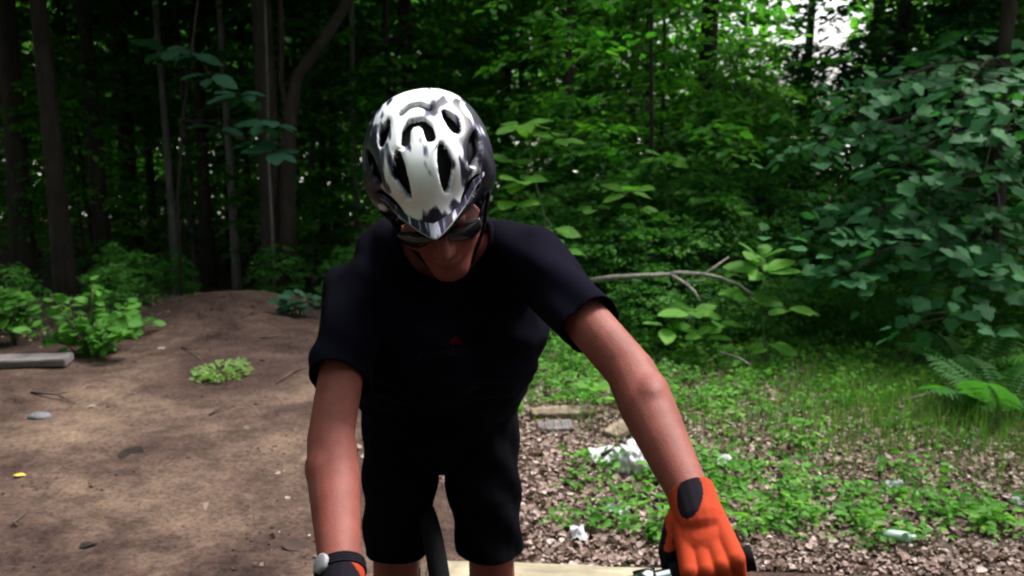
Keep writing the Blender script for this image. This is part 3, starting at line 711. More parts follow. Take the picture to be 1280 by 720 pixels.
# fallen grey branch held up in the bushes
d = 5.75
root = thing('dead_branch', 'bleached forked dead branch lying across the bushes', 'branch', T(*gnd(765, 440)))
mb = MB()
mb.tube([far(735, 352, d + .35), far(765, 347, d + .2), far(800, 345, d + .1), far(838, 343, d)], [.020, .018, .016, .014], 8, wob=.08)
mb.tube([far(838, 343, d), far(848, 341, d), far(880, 343, d - .05), (far(900, 347, d - .1)), far(925, 357, d - .15), far(945, 372, d - .2), far(966, 395, d - .25)], [.014, .013, .012, .011, .009, .007, .004], 8, wob=.08)
mb.tube([far(838, 343, d), far(856, 354, d - .05), far(868, 364, d - .1), far(876, 378, d - .15)], [.011, .009, .008, .005], 7, wob=.08)
mb.tube([far(879, 343, d - .05), far(895, 333, d), far(911, 321, d + .05)], [.009, .007, .004], 7, wob=.08)
mb.tube([far(857, 352, d - .05), far(880, 350, d)], [.005, .003], 6)
mb.tube([far(900, 440, 5.3), far(925, 448, 5.2), far(938, 456, 5.1)], [.007, .006, .004], 6)
obj('limb', mb.mesh('limb', True), M['deadwood'], root, I4)

# ------------------------------------------------------------------ ground cover, grass, litter: nobody could count them
rg = np.random.default_rng(41)
def scatter(n, x0, x1, y0, y1): return rg.uniform(x0, x1, n), rg.uniform(y0, y1, n)
X, Y = scatter(11000, -.4, 6.5, 2.9, 8.6)
px0 = X / Y
dens = sstep(3.6, 5.6, Y) * 1.35 + .8 * sines(X, Y, 61, 12, .35, 3.2) + .26 - .9 * np.exp(-(((X - 2.15) / .8) ** 2 + ((Y - 4.3) / .65) ** 2)) - 1.5 * np.exp(-(((X - .32) / .25) ** 2 + ((Y - 4.2) / .28) ** 2))
ok = (rg.random(len(X)) < np.clip(dens, 0, 1)) & (dirt_mask(X, Y) < -.3)
X, Y = X[ok], Y[ok]; P, D, N, S, Q = [], [], [], [], []
for xx, yy in zip(X, Y):
    n = rg.integers(7, 14); hh = rg.uniform(.03, .12) + .22 * float(sstep(5.2, 6.6, yy)) * rg.random(); q = rg.random(); s = rg.uniform(.018, .044) * (1 + .35 * float(sstep(5, 6.5, yy)))
    a = rg.uniform(0, 6.28, n); k = rg.random(n)
    P.append(np.stack([xx + np.cos(a) * .05 * k, yy + np.sin(a) * .05 * k, hz(xx, yy) + .008 + hh * rg.uniform(.3, 1, n)], -1))
    D.append(np.stack([np.cos(a), np.sin(a), rg.normal(.1, .3, n)], -1)); N.append(np.array([0, -.2, 1]) + rg.normal(0, .5, (n, 3))); S.append(s * rg.uniform(.7, 1.3, n)); Q.append(np.clip(q * .8 + rg.normal(.1, .1, n), 0, 1))
wide = (OV4[0] * np.array([1.05, 1, 1.4]), OV4[1])
o = obj('ground_weeds', leaf_mesh('ground_weeds', np.concatenate(P), np.concatenate(D), np.concatenate(N), np.concatenate(S), wide, np.concatenate(Q), rg), M['weed'])
tag(o, 'low bright green weeds growing over the leaf litter', 'weeds', kind='stuff')

def grass_mesh(name, X, Y, hmin, hmax, w):
    n = len(X); Z = height(X, Y); a = rg.uniform(0, 6.28, n); h = rg.uniform(hmin, hmax, n); b = rg.uniform(.1, .55, n) * h; a2 = rg.uniform(0, 6.28, n)
    bx, by = np.cos(a2) * b, np.sin(a2) * b; sx, sy = np.cos(a) * w, np.sin(a) * w
    v = np.stack([np.stack([X - sx, Y - sy, Z], -1), np.stack([X + sx, Y + sy, Z], -1), np.stack([X + sx * .8 + bx * .35, Y + sy * .8 + by * .35, Z + h * .6], -1), np.stack([X - sx * .8 + bx * .35, Y - sy * .8 + by * .35, Z + h * .6], -1), np.stack([X + bx, Y + by, Z + h], -1)], 1)
    v = v.reshape(-1, 3); i = np.arange(n)[:, None] * 5
    F = np.concatenate([i + np.array([[0, 1, 2]]), i + np.array([[0, 2, 3]]), i + np.array([[3, 2, 4]])])
    return mesh_arrays(name, v, F, False, np.repeat(rg.random(n), 5))
X, Y = scatter(60000, -.2, 5, 2.9, 7)
dens = np.exp(-(((X - 2.15) / .8) ** 2 + ((Y - 4.3) / .65) ** 2)) * 1.6 + .16 * sstep(3.3, 5.0, Y) + .25 * np.clip(sines(X, Y, 71, 8, .4, 2.0), 0, 1) * sstep(3.2, 4, Y)
ok = (rg.random(len(X)) < dens * .62) & (dirt_mask(X, Y) < 0)
o = obj('grass', grass_mesh('grass', X[ok], Y[ok], .04, .20, .0020), M['grass']); tag(o, 'fine green grass among the weeds and litter', 'grass', kind='stuff')

X, Y = scatter(100000, -1.0, 3.8, 2.62, 5.8)
dm = dirt_mask(X, Y)
ok = (rg.random(len(X)) < np.where(dm < .4, np.clip(1.15 - .16 * (Y - 2.6) * (1 + .2 * X), .12, 1), .012))
Xb, Yb = scatter(2200, -7.5, 0.5, 5.3, 9); okb = (dirt_mask(Xb, Yb) < .3)
X, Y = np.concatenate([X[ok], Xb[okb]]), np.concatenate([Y[ok], Yb[okb]]); n = len(X)
P = np.stack([X, Y, height(X, Y) + .008 + .012 * np.clip(dirt_mask(X, Y), 0, 1) + rg.uniform(0, .022, n)], -1); a = rg.uniform(0, 6.28, n)
D = np.stack([np.cos(a), np.sin(a), rg.normal(0, .25, n)], -1); N = np.array([0, 0, 1]) + rg.normal(0, .5, (n, 3))
curl = (OV4[0] * np.array([1.3, 1, 1.9]), OV4[1])
S = rg.uniform(.012, .030, n) * (1 + .6 * (rg.random(n) < .10)); big = S > .024
Va, Fa = leaf_arrays(P[big], D[big], N[big], S[big], curl); Vb, Fb = leaf_arrays(P[~big], D[~big], N[~big], S[~big], (OV2[0] * np.array([1.3, 1, 2.0]), OV2[1]))
Fa = np.concatenate([Fa[:, [0, 1, 2]], Fa[:, [0, 2, 3]]]); q = rg.random(n)
o = obj('leaf_litter', mesh_arrays('leaf_litter', np.concatenate([Va, Vb]), np.concatenate([Fa, Fb + len(Va)]), False, np.concatenate([np.repeat(q[big], 9), np.repeat(q[~big], 4)])), M['litter'])
tag(o, 'brown dead leaf litter carpeting the clearing', 'leaf litter', kind='stuff')
# small clods and stones on the trail
n = 5000; X, Y = scatter(n, -4.5, .5, 2.4, 7.4); ok = dirt_mask(X, Y) > .2; X, Y = X[ok], Y[ok]; n = len(X)
oct_v = np.array([(1, 0, 0), (-1, 0, 0), (0, 1, 0), (0, -1, 0), (0, 0, .7), (0, 0, -.7)], float); oct_f = np.array([[0, 2, 4], [2, 1, 4], [1, 3, 4], [3, 0, 4], [2, 0, 5], [1, 2, 5], [3, 1, 5], [0, 3, 5]])
S = rg.uniform(.002, .008, n) * (1 + (rg.random(n) < .05) * 1.2)
V = np.stack([X, Y, height(X, Y) + .03], -1)[:, None, :] + oct_v[None] * S[:, None, None] * rg.uniform(.6, 1.4, (n, 6, 1))
o = obj('clods', mesh_arrays('clods', V.reshape(-1, 3), (oct_f[None] + (np.arange(n) * 6)[:, None, None]).reshape(-1, 3), False), M['dirt']); tag(o, 'small clods and grit scattered on the trail', 'clods', kind='stuff')

# ------------------------------------------------------------------ timber and rubbish
def gz(p): return Vector(p)
def bevel_box(name, size, bev, seed=0, rough=.003):
    bm = bmesh.new(); bmesh.ops.create_cube(bm, size=1)
    for v in bm.verts: v.co = Vector((v.co.x * size[0], v.co.y * size[1], v.co.z * size[2]))
    long = [e for e in bm.edges if abs(e.verts[0].co.x - e.verts[1].co.x) > size[0] * .5]
    bmesh.ops.subdivide_edges(bm, edges=long, cuts=14)
    r = random.Random(seed)
    for v in bm.verts: v.co += Vector((0, r.uniform(-rough, rough), r.uniform(-rough, rough)))
    bmesh.ops.bevel(bm, geom=[e for e in bm.edges if e.calc_face_angle(0) > .6], offset=bev, segments=2, affect='EDGES')
    me = bpy.data.meshes.new(name); bm.to_mesh(me); bm.free(); return me
e0, e1 = gnd(80, 467), gnd(-160, 474); c = (e0 + e1) / 2; ang = math.atan2(e0.y - e1.y, e0.x - e1.x); Lp = (e0 - e1).length
o = obj('plank', bevel_box('plank', (Lp, .15, .045), .006, 1), M['plank'], None, T(c.x, c.y + .08, hz(c.x, c.y) + .072) @ Matrix.Rotation(ang, 4, 'Z') @ Matrix.Rotation(R(4), 4, 'X'))
tag(o, 'weathered grey plank lying propped up beside the trail', 'plank')
for k, fx in enumerate((.28, -.3)):
    s = MB(); s.ellipsoid((0, 0, 0), (.05, .05, .030), n=12); me = s.mesh('stone', True)
    for v in me.vertices: v.co *= 1 + .18 * math.sin(v.co.x * 90 + k) * math.cos(v.co.y * 70)
    q = c + (e0 - e1) * fx; tag(obj('stone', me, M['stone'], None, T(q.x, q.y + .09, hz(q.x, q.y) + .022)), ('rough stone propping the near end of the plank', 'rough stone propping the far end of the plank')[k], 'stone')
e0, e1 = gnd(549, 754), gnd(872, 770); c = (e0 + e1) / 2
o = obj('beam', bevel_box('beam', ((e1 - e0).length, .13, .09), .008, 2), M['beam'], None, T(c.x, c.y + .03, hz(c.x, c.y) + .055) @ Matrix.Rotation(math.atan2(e1.y - e0.y, e1.x - e0.x), 4, 'Z'))
tag(o, 'pale wooden beam lying on the ground behind the rider', 'beam')
for k, (a, b_, w, h, lab) in enumerate([((664, 526), (742, 524), .10, .035, 'dark old board half buried behind the litter'), ((672, 541), (715, 540), .10, .02, 'pale short board below the dark old board'), ((762, 553), (800, 533), .09, .03, 'old board lying aslant behind the white bag')]):
    e0, e1 = gnd(*a), gnd(*b_); c = (e0 + e1) / 2
    tag(obj('board', bevel_box('board', ((e1 - e0).length, w, h), .004, 5 + k), M['board'] if k != 1 else M['plank'], None, T(c.x, c.y, c.z + .02 + h * .6) @ Matrix.Rotation(math.atan2(e1.y - e0.y, e1.x - e0.x), 4, 'Z') @ Matrix.Rotation(R(6), 4, 'X')), lab, 'board')

def crumple(name, size, seed, amp=.35, sub=5):
    bm = bmesh.new(); bmesh.ops.create_icosphere(bm, subdivisions=sub, radius=1); r = np.random.default_rng(seed); K = r.normal(0, 1, (8, 3)) * 2.6; ph = r.uniform(0, 6, 8)
    for v in bm.verts:
        n = sum(abs(math.sin(v.co.dot(Vector(k) * 1.7) + p)) for k, p in zip(K, ph)) / 8 - .6
        v.co = v.co * (1 + amp * 2.2 * n); v.co = Vector((v.co.x * size[0], v.co.y * size[1], max(v.co.z, -.5) * size[2]))
    me = bpy.data.meshes.new(name); bm.to_mesh(me); bm.free(); me.polygons.foreach_set('use_smooth', np.ones(len(me.polygons), bool)); return me
c = gnd(797, 598); tag(obj('plastic_bag', crumple('plastic_bag', (.10, .085, .085), 3), M['plastic'], None, T(c.x, c.y + .06, c.z + .05)), 'crumpled white plastic bag among the weeds', 'bag')
def sheet(name, w, l, seed, amp=.02):
    r = np.random.default_rng(seed); n = 9; V = []; 
    for i in range(n):
        for j in range(n):
            u, v = i / (n - 1) - .5, j / (n - 1) - .5; V.append((u * w + r.normal(0, .003), v * l + r.normal(0, .003), amp * (math.sin(5 * u + seed) * math.cos(4 * v) + .5 * r.random())))
    F = np.array([[i * n + j, (i + 1) * n + j, (i + 1) * n + j + 1, i * n + j + 1] for i in range(n - 1) for j in range(n - 1)])
    return mesh_arrays(name, V, F)
for (px, py), w, l, az, lab, mk in [((762, 580), .17, .12, .3, 'flat white sheet of paper beside the plastic bag', 'paper'), ((772, 652), .09, .05, -.4, 'torn pale scrap of paper on the leaf litter', 'paper'), ((724, 682), .05, .07, .2, 'small pale wrapper lying on litter near the beam', 'paper'),
                                  ((905, 588), .06, .06, .8, 'white scrap caught in the weeds beside the orange glove', 'paper'), ((1118, 620), .06, .04, .1, 'small pale blue wrapper at the edge of the grass', 'paper'), ((1272, 640), .05, .04, .1, 'small white wrapper below the ferns', 'paper')]:
    c = gnd(px, py); tag(obj('paper_scrap', sheet('paper_scrap', w, l, int(px)), M[mk], None, T(c.x, c.y, c.z + .045) @ Matrix.Rotation(az, 4, 'Z') @ Matrix.Rotation(R(14), 4, 'X')), lab, 'litter')
c = gnd(1122, 684); mb = MB()
mb.tube([(-.055, 0, 0), (-.05, 0, 0), (-.02, 0, .002), (.02, 0, -.001), (.035, 0, 0), (.043, 0, .001), (.052, 0, .002), (.058, 0, .002)], [.018, .022, .021, .023, .020, .011, .0105, .010], 14, wob=.04)
tag(obj('plastic_bottle', mb.mesh('plastic_bottle', True), M['cup'], None, T(c.x, c.y, c.z + .04) @ Matrix.Rotation(-.2, 4, 'Z')), 'small pale green plastic bottle lying on leaf litter', 'bottle')
mb = MB(); a, b_ = gnd(752, 585), gnd(800, 566); mb.tube([a + Vector((0, 0, .06)), (a + b_) / 2 + Vector((0, 0, .075)), b_ + Vector((0, .02, .08))], [.009, .008, .005], 7, wob=.1)
tag(obj('stick', mb.mesh('stick', True), M['bark_dark']), 'dark stick resting across the white paper sheet', 'stick')
twigs = [((327, 429), (374, 428), .007, 'straight twig at the far end of the trail'), ((228, 441), (252, 458), .006, 'bent twig beside the weed tuft'), ((345, 487), (382, 466), .006, 'forked twig pointing at the rider'), ((262, 527), (296, 514), .006, 'short twig crossing the middle of the trail'), ((40, 498), (95, 512), .007, 'dark twig in front of the grey plank'), ((22, 670), (38, 650), .005, 'short dark twig on bare dirt of the shaded trail side'), ((1130, 512), (1205, 497), .008, 'long pale stick in the grass below the maple'), ((300, 405), (330, 395), .006, 'twig on the mound where the trail ends')]
for (a, b_, r0, lab) in twigs:
    a, b_ = gnd(*a), gnd(*b_); mid = (a + b_) / 2 + Vector((rp.normal(0, .02), rp.normal(0, .03), .02)); up = Vector((0, 0, .035 if dirt_mask(np.array([a.x]), np.array([a.y]))[0] > 0 else .05)); mb = MB()
    mb.tube([a + up, a.lerp(mid, .6) + up, mid + up, b_ + up], [r0, r0 * .9, r0 * .8, r0 * .35], 7, wob=.1)
    if (a - b_).length > .2: mb.tube([mid + up, mid + up + (b_ - a) * .22 + Vector((.02, .05, .02))], [r0 * .5, r0 * .2], 5)
    tag(obj('twig', mb.mesh('twig', True), M['twig'] if 'pale' not in lab else M['deadwood']), lab, 'twig')
LDRY = one_leaf((BROAD[0] * np.array([1.1, 1, 1.8]), BROAD[1]), M['litter_o'], 'fallen_leaf'); LYEL = one_leaf(BROAD, M['yellow'], 'fallen_leaf'); LDK = one_leaf((BROAD[0] * np.array([1.2, 1, 1.8]), BROAD[1]), M['bark_dark'], 'fallen_leaf')
for px, py, s, me, lab, gr in [(155, 572, .13, LDK, 'dark curled leaf lying alone on the trail', None), (18, 604, .05, LYEL, 'tiny yellow leaf on the trail', None), (104, 697, .07, LDK, 'dark shrivelled leaf in the shaded part of the trail', None)] + \
        [(x_, y_, rp.uniform(.04, .08), LDRY, 'dry tan leaf scattered on bare dirt', 'dry leaves on the trail') for x_, y_ in [(232, 582), (205, 440), (305, 545), (140, 665), (210, 690), (255, 640), (120, 515), (170, 500), (355, 690), (75, 507)]]:
    c = gnd(px, py); a = rp.uniform(0, 6.28)
    tag(obj('fallen_leaf', me, [], None, leaf_frame(c + Vector((0, 0, .035)), (math.cos(a), math.sin(a), .1), (rp.normal(0, .2), rp.normal(-.2, .2), 1), s)), lab, 'leaf', gr)
c = gnd(50, 528); s = crumple('stone', (.055, .04, .022), 9, .12); tag(obj('stone', s, M['slate'], None, T(c.x, c.y, c.z + .03)), 'smooth grey stone on the trail near the plank', 'stone')
# weed tuft on the trail
c = gnd(278, 474); n = 260; a = rg.uniform(0, 6.28, n); q = np.sqrt(rg.random(n)); X, Y = c.x + np.cos(a) * q * .15, c.y + np.sin(a) * q * .20
root = thing('weed_tuft', 'low tuft of pale green weeds growing on the trail', 'weeds', T(*c))
Pz = np.stack([X, Y, height(X, Y) + .03 + rg.uniform(0, .03, n)], -1)
o = obj('leaves', leaf_mesh('leaves', Pz, np.stack([np.cos(a), np.sin(a), rg.normal(.3, .3, n)], -1), np.array([0, -.2, 1]) + rg.normal(0, .3, (n, 3)), rg.uniform(.02, .05, n), OV4, np.clip(rg.normal(.85, .15, n), 0, 1), rg), M['grass'], root, I4); o['kind'] = 'stuff'

# ------------------------------------------------------------------ the rider
def V3(*a): return Vector(a)
PX, PY = -.16, 1.93
person = thing('person', 'rider in black shirt and shorts with orange gloves and white marbled helmet leaning over handlebars', 'person', T(PX, PY, hz(PX, PY)))

th = R(41)                                  # head bowed
fw = V3(0, -math.cos(th), -math.sin(th)); up = V3(0, -math.sin(th), math.cos(th)); sx = V3(1, 0, 0)
hm = Matrix(((sx.x, fw.x, up.x), (sx.y, fw.y, up.y), (sx.z, fw.z, up.z)))
# local axes: x = picture right, y = forward, z = up (left-handed order is avoided by mirroring x below)
Hrot = Matrix.Rotation(R(9.5), 3, V3(0, -1, 0)) @ Matrix.Rotation(R(1), 3, up)
HC = V3(-.126, 1.476, 1.346)
e_x = Hrot @ V3(-1, 0, 0); e_y = Hrot @ fw; e_z = Hrot @ up      # right-handed: x = the rider's right
HEAD = Matrix(((e_x.x, e_y.x, e_z.x, HC.x), (e_x.y, e_y.y, e_z.y, HC.y), (e_x.z, e_y.z, e_z.z, HC.z), (0, 0, 0, 1)))
HR = HEAD.to_3x3()
def hl(x, y, z): return HEAD @ V3(x, y, z)

SR, ER = V3(-.286, 1.583, 1.162), V3(-.288, 1.348, .972)
SL, EL = V3(.030, 1.535, 1.238), V3(.178, 1.290, 1.095)
GR, GL = V3(-.214, 1.055, .785), V3(.251, 1.035, .912)            # bar under each fist
HIPR, HIPL = V3(-.245, 1.95, .84), V3(-.085, 1.95, .84)
KNR, KNL = V3(-.268, 1.90, .49), V3(-.048, 1.90, .49)
ANR, ANL = V3(-.285, 1.99, .10), V3(-.040, 1.99, .10)
BAR = (GL - GR).normalized()

def hand_frame(E, G, out):
    f = (G - E); f = (f - BAR * f.dot(BAR)).normalized(); n = BAR.cross(f); n = n if n.z > 0 else -n
    return out, f, n                                              # outward along the bar, along the hand, back of the hand
fR, fL = hand_frame(ER, GR, -BAR), hand_frame(EL, GL, BAR)
def wrist(G, fr): return G - fr[1] * .072 + fr[2] * .026
WR, WL = wrist(GR, fR), wrist(GL, fL)
C7 = V3(-.135, 1.625, 1.262); CH = V3(-.135, 1.66, 1.115); PEL = V3(-.165, 1.935, .87)

mb = MB()
mb.ellipsoid(hl(0, -.008, .035), (.075, .095, .088), HR); mb.ellipsoid(hl(0, .028, -.030), (.061, .066, .088), HR)
for s in (-1, 1):
    mb.capsule(hl(s * .046, .005, -.058), hl(s * .012, .076, -.104), .022, .019); mb.ellipsoid(hl(s * .038, .060, -.024), (.026, .026, .028), HR)
    mb.ellipsoid(hl(s * .077, -.008, -.012), (.009, .020, .032), HR); mb.capsule(hl(s * .012, .101, -.034), hl(s * .008, .100, -.030), .0085, .0085)
    mb.capsule(hl(s * .004, .0945, -.062), hl(s * .022, .085, -.066), .0085, .005); mb.capsule(hl(s * .003, .0925, -.075), hl(s * .019, .084, -.071), .0085, .005)
mb.capsule(hl(-.034, .082, .022), hl(.034, .082, .022), .013, .013); mb.capsule(hl(0, .090, .012), hl(0, .111, -.026), .0085, .0125); mb.ellipsoid(hl(0, .080, -.106), (.020, .017, .018), HR)
mb.capsule(hl(0, -.020, -.055), C7, .057, .062)
for q in (-.062, .062):
    mb.capsule(PEL + V3(q, 0, .02), CH + V3(q * 1.25, 0, 0), .098, .100); mb.capsule(CH + V3(q * 1.2, 0, 0), C7 + V3(q, -.005, -.05), .098, .070)
for S_ in (SR, SL): mb.capsule(C7 + V3(0, -.005, -.045), S_, .046, .038)
mb.capsule(CH, SR, .070, .038); mb.capsule(CH, SL, .070, .038)
for S_, E_, W_, fr, G_ in ((SR, ER, WR, fR, GR), (SL, EL, WL, fL, GL)):
    mb.capsule(S_, E_, .040, .037); mb.ellipsoid(S_.lerp(E_, .55), (.038, .046, .040)); f1 = E_.lerp(W_, .30)
    mb.capsule(E_, f1, .038, .0405); mb.capsule(f1, W_, .0405, .0265)
    mb.ellipsoid(E_.lerp(W_, .20) + fr[0] * .008, (.034, .060, .036))
    mb.capsule(E_.lerp(W_, .62), W_, .031, .026, flat=(fr[2], .9))
    mb.capsule(W_, G_ + fr[2] * .024 - fr[1] * .02, .020, .012)    # palm core inside the glove
for Hp, Kn, An in ((HIPR, KNR, ANR), (HIPL, KNL, ANL)):
    mb.capsule(Hp, Kn, .082, .052); k1 = Kn.lerp(An, .3); mb.capsule(Kn, k1 + V3(0, .012, 0), .052, .055); mb.capsule(k1 + V3(0, .012, 0), An, .055, .036); mb.ellipsoid(Kn + V3(0, -.018, 0), (.042, .036, .045))
    mb.capsule(An + V3(0, .02, -.04), An + V3(0, -.12, -.065), .034, .026)
mb.ellipsoid(PEL + V3(0, .015, -.02), (.165, .125, .115))
body = obj('body', remesh(mb, 'body', .0042, 6), M['skin'], person, I4)

# shirt: its own shell over the body, cut at sleeves and hem
mb = MB()
for q in (-.070, .070):
    mb.capsule(PEL + V3(q, -.015, .03), CH + V3(q * 1.2, -.02, -.02), .122, .120); mb.capsule(CH + V3(q * 1.15, 0, 0), C7 + V3(q, .0, -.045), .112, .082)
mb.capsule(CH + V3(0, -.06, -.06), PEL + V3(0, -.08, .08), .10, .11)                        # cloth hanging free of the belly
for S_ in (SR, SL): mb.capsule(C7 + V3(0, 0, -.035), S_, .072, .052)
mb.capsule(CH, SR, .10, .056); mb.capsule(CH, SL, .10, .056)
mb.capsule(C7, C7.lerp(hl(0, -.02, -.055), .85), .072, .067)
HEM = {}
for S_, E_, o2 in ((SR, ER, V3(-.004, 0, 0)), (SL, EL, V3(.0, 0, 0))):
    a = (E_ - S_).normalized(); HEM[S_[:]] = S_ + (E_ - S_) * .64
    mb.capsule(S_, S_ + (E_ - S_) * .85 + o2, .055, .052)
me = remesh(mb, 'shirt', .006, 16)
co = verts_of(me); nn = normals_of(me)
fold = .0045 * np.sin(co[:, 0] * 55 + co[:, 2] * 70 + 2 * np.sin(co[:, 1] * 22)) * (.4 + .6 * np.sin(co[:, 1] * 17 + co[:, 0] * 11) ** 2) + .004 * np.sin(co[:, 2] * 38 - co[:, 1] * 55 + 1.3 * np.sin(co[:, 0] * 30))
co = co + nn * fold[:, None]; me.vertices.foreach_set('co', co.astype(np.float32).ravel()); me.update()
def cut(me, planes):
    """planes: (point, outward normal, centre, reach): cut what lies beyond the plane within reach of the centre"""
    bm = bmesh.new(); bm.from_mesh(me)
    for p, n, c, rad in planes:
        gm = [f for f in bm.faces if (f.calc_center_median() - c).length < rad]
        es = {e for f in gm for e in f.edges}; vs_ = {v for f in gm for v in f.verts}
        r_ = bmesh.ops.bisect_plane(bm, geom=list(gm) + list(es) + list(vs_), plane_co=p, plane_no=n)
        kill = [v for v in bm.verts if (v.co - p).dot(n) > 1e-4 and (v.co - c).length < rad]
        bmesh.ops.delete(bm, geom=kill, context='VERTS')
    bm.to_mesh(me); bm.free(); me.polygons.foreach_set('use_smooth', np.ones(len(me.polygons), bool)); me.update()
pl = []
for S_, E_ in ((SR, ER), (SL, EL)):
    a = (E_ - S_).normalized(); pl.append((HEM[S_[:]], a, E_, .155))
hem_n = (PEL - CH).normalized(); pl.append((PEL + hem_n * .035, hem_n, PEL + hem_n * .12, .30))
cut(me, pl)
NK0, NK1 = C7 + V3(0, .01, -.01), hl(0, .015, -.075); na = NK1 - NK0
bm = bmesh.new(); bm.from_mesh(me)
def neck_in(v):
    t = max(0.0, min(1.6, (v.co - NK0).dot(na) / na.dot(na))); q = NK0 + na * t
    return (v.co - q).length < .078 and (v.co - NK0).dot(na.normalized()) > .012
bmesh.ops.delete(bm, geom=[v for v in bm.verts if neck_in(v)], context='VERTS')
edge = [e for e in bm.edges if e.is_boundary and (e.verts[0].co - NK0).length < .20]
nb = {}
for e in edge:
    for a_, b_ in (tuple(e.verts), tuple(e.verts)[::-1]): nb.setdefault(a_, []).append(b_)
loop = []
for start in nb:                                                     # the longest closed run of rim vertices is the neckline
    if any(start in l for l in loop): continue
    l = [start]
    while True:
        nx = [w for w in nb[l[-1]] if w not in l]
        if not nx: break
        l.append(nx[0])
    loop.append(l)
rimv = max(loop, key=len); pos = [v.co.copy() for v in rimv]
for _ in range(14): pos = [(pos[i - 1] + pos[i] * 2 + pos[(i + 1) % len(pos)]) / 4 for i in range(len(pos))]
for v, q in zip(rimv, pos): v.co = q
bm.to_mesh(me); bm.free(); me.polygons.foreach_set('use_smooth', np.ones(len(me.polygons), bool)); me.update()
shirt = obj('shirt', me, M['shirt'], person, I4)
m_ = shirt.modifiers.new('s', 'SOLIDIFY'); m_.thickness = .0025; m_.offset = 0
mb = MB(); mb.tube([q for q in pos] + [pos[0], pos[1]], .0055, 8, cap=False); obj('collar', mb.mesh('collar', True), M['shirt'], shirt, I4)

# printed script and small red emblem on the chest
bmv = bmesh.new(); bmv.from_mesh(me); tree = BVHTree.FromBMesh(bmv); bmv.free()
def on_shirt(p, d): 
    h = tree.ray_cast(p, d); return (h[0] - d * .003) if h[0] else None
def printed(name, text, px, py, size, slant, material):
    cu = bpy.data.curves.new(name, 'FONT'); cu.body = text; cu.size = size; cu.align_x = 'CENTER'; cu.shear = .3; cu.resolution_u = 2
    o = bpy.data.objects.new('tmp', cu); col.objects.link(o); dg = bpy.context.evaluated_depsgraph_get(); dg.update()
    t = bpy.data.meshes.new_from_object(o.evaluated_get(dg)); bpy.data.objects.remove(o)
    bm = bmesh.new(); bm.from_mesh(t); bmesh.ops.triangulate(bm, faces=bm.faces)
    bmesh.ops.subdivide_edges(bm, edges=[e for e in bm.edges if e.calc_length() > .012], cuts=2)
    c = far(px, py, 1.2); d = (ray(px, py)).normalized(); bad = []
    for v in bm.verts:
        q = c + V3(1, 0, 0) * (v.co.x * math.cos(slant)) + cU * (v.co.y + v.co.x * math.sin(slant))
        h = on_shirt(q, d)
        if h is None: bad.append(v)
        else: v.co = h
    bmesh.ops.delete(bm, geom=bad, context='VERTS'); t = bpy.data.meshes.new(name); bm.to_mesh(t); bm.free()
    return obj(name, t, material, shirt, I4)
printed('chest_lettering', 'Mountain Bike', 572, 444, .025, .14, M['print_grey'])
mbv = [far(555, 431, 1.2), far(569, 417, 1.2), far(583, 431, 1.2), far(569, 431, 1.2), far(562, 424, 1.2), far(576, 424, 1.2)]
dd = ray(569, 426).normalized(); hv = [on_shirt(p, dd) for p in mbv]
if all(h is not None for h in hv):
    obj('chest_emblem', mesh_arrays('chest_emblem', [tuple(h) for h in hv], [[0, 3, 4], [4, 3, 1], [1, 3, 5], [5, 3, 2]]), M['print_red'], shirt, I4)

# shorts
mb = MB()
mb.ellipsoid(PEL + V3(0, .01, -.01), (.185, .145, .125))
for Hp, Kn in ((HIPR, KNR), (HIPL, KNL)):
    mb.capsule(Hp + V3(0, 0, .02), Kn + V3(0, 0, -.02), .098, .071); mb.ellipsoid(Hp.lerp(Kn, .55), (.084, .088, .14))
mb.ellipsoid(PEL + V3(0, -.01, -.11), (.09, .10, .07))
me = remesh(mb, 'shorts', .006, 5)
co = verts_of(me); nn = normals_of(me); co = co + nn * (.004 * np.sin(co[:, 2] * 48 + co[:, 0] * 40 + 2 * np.sin(co[:, 1] * 30)) * sstep(.9, .7, co[:, 2]))[:, None]
me.vertices.foreach_set('co', co.astype(np.float32).ravel()); me.update()
cut(me, [(V3(0, 1.85, .503), V3(0, 0, -1), V3(-.16, 1.9, .40), .26)])
shorts = obj('shorts', me, M['shorts'], person, I4); m_ = shorts.modifiers.new('s', 'SOLIDIFY'); m_.thickness = .003; m_.offset = 0

# shoes
for An in (ANR, ANL):
    mb = MB(); mb.capsule(An + V3(0, .035, -.05), An + V3(0, -.16, -.062), .046, .038); mb.capsule(An + V3(0, .02, .0), An + V3(0, .025, -.05), .045, .046); mb.box(An + V3(0, -.06, -.086), (.088, .29, .022))
    obj('shoe', remesh(mb, 'shoe', .004, 4), M['black'], person, I4)

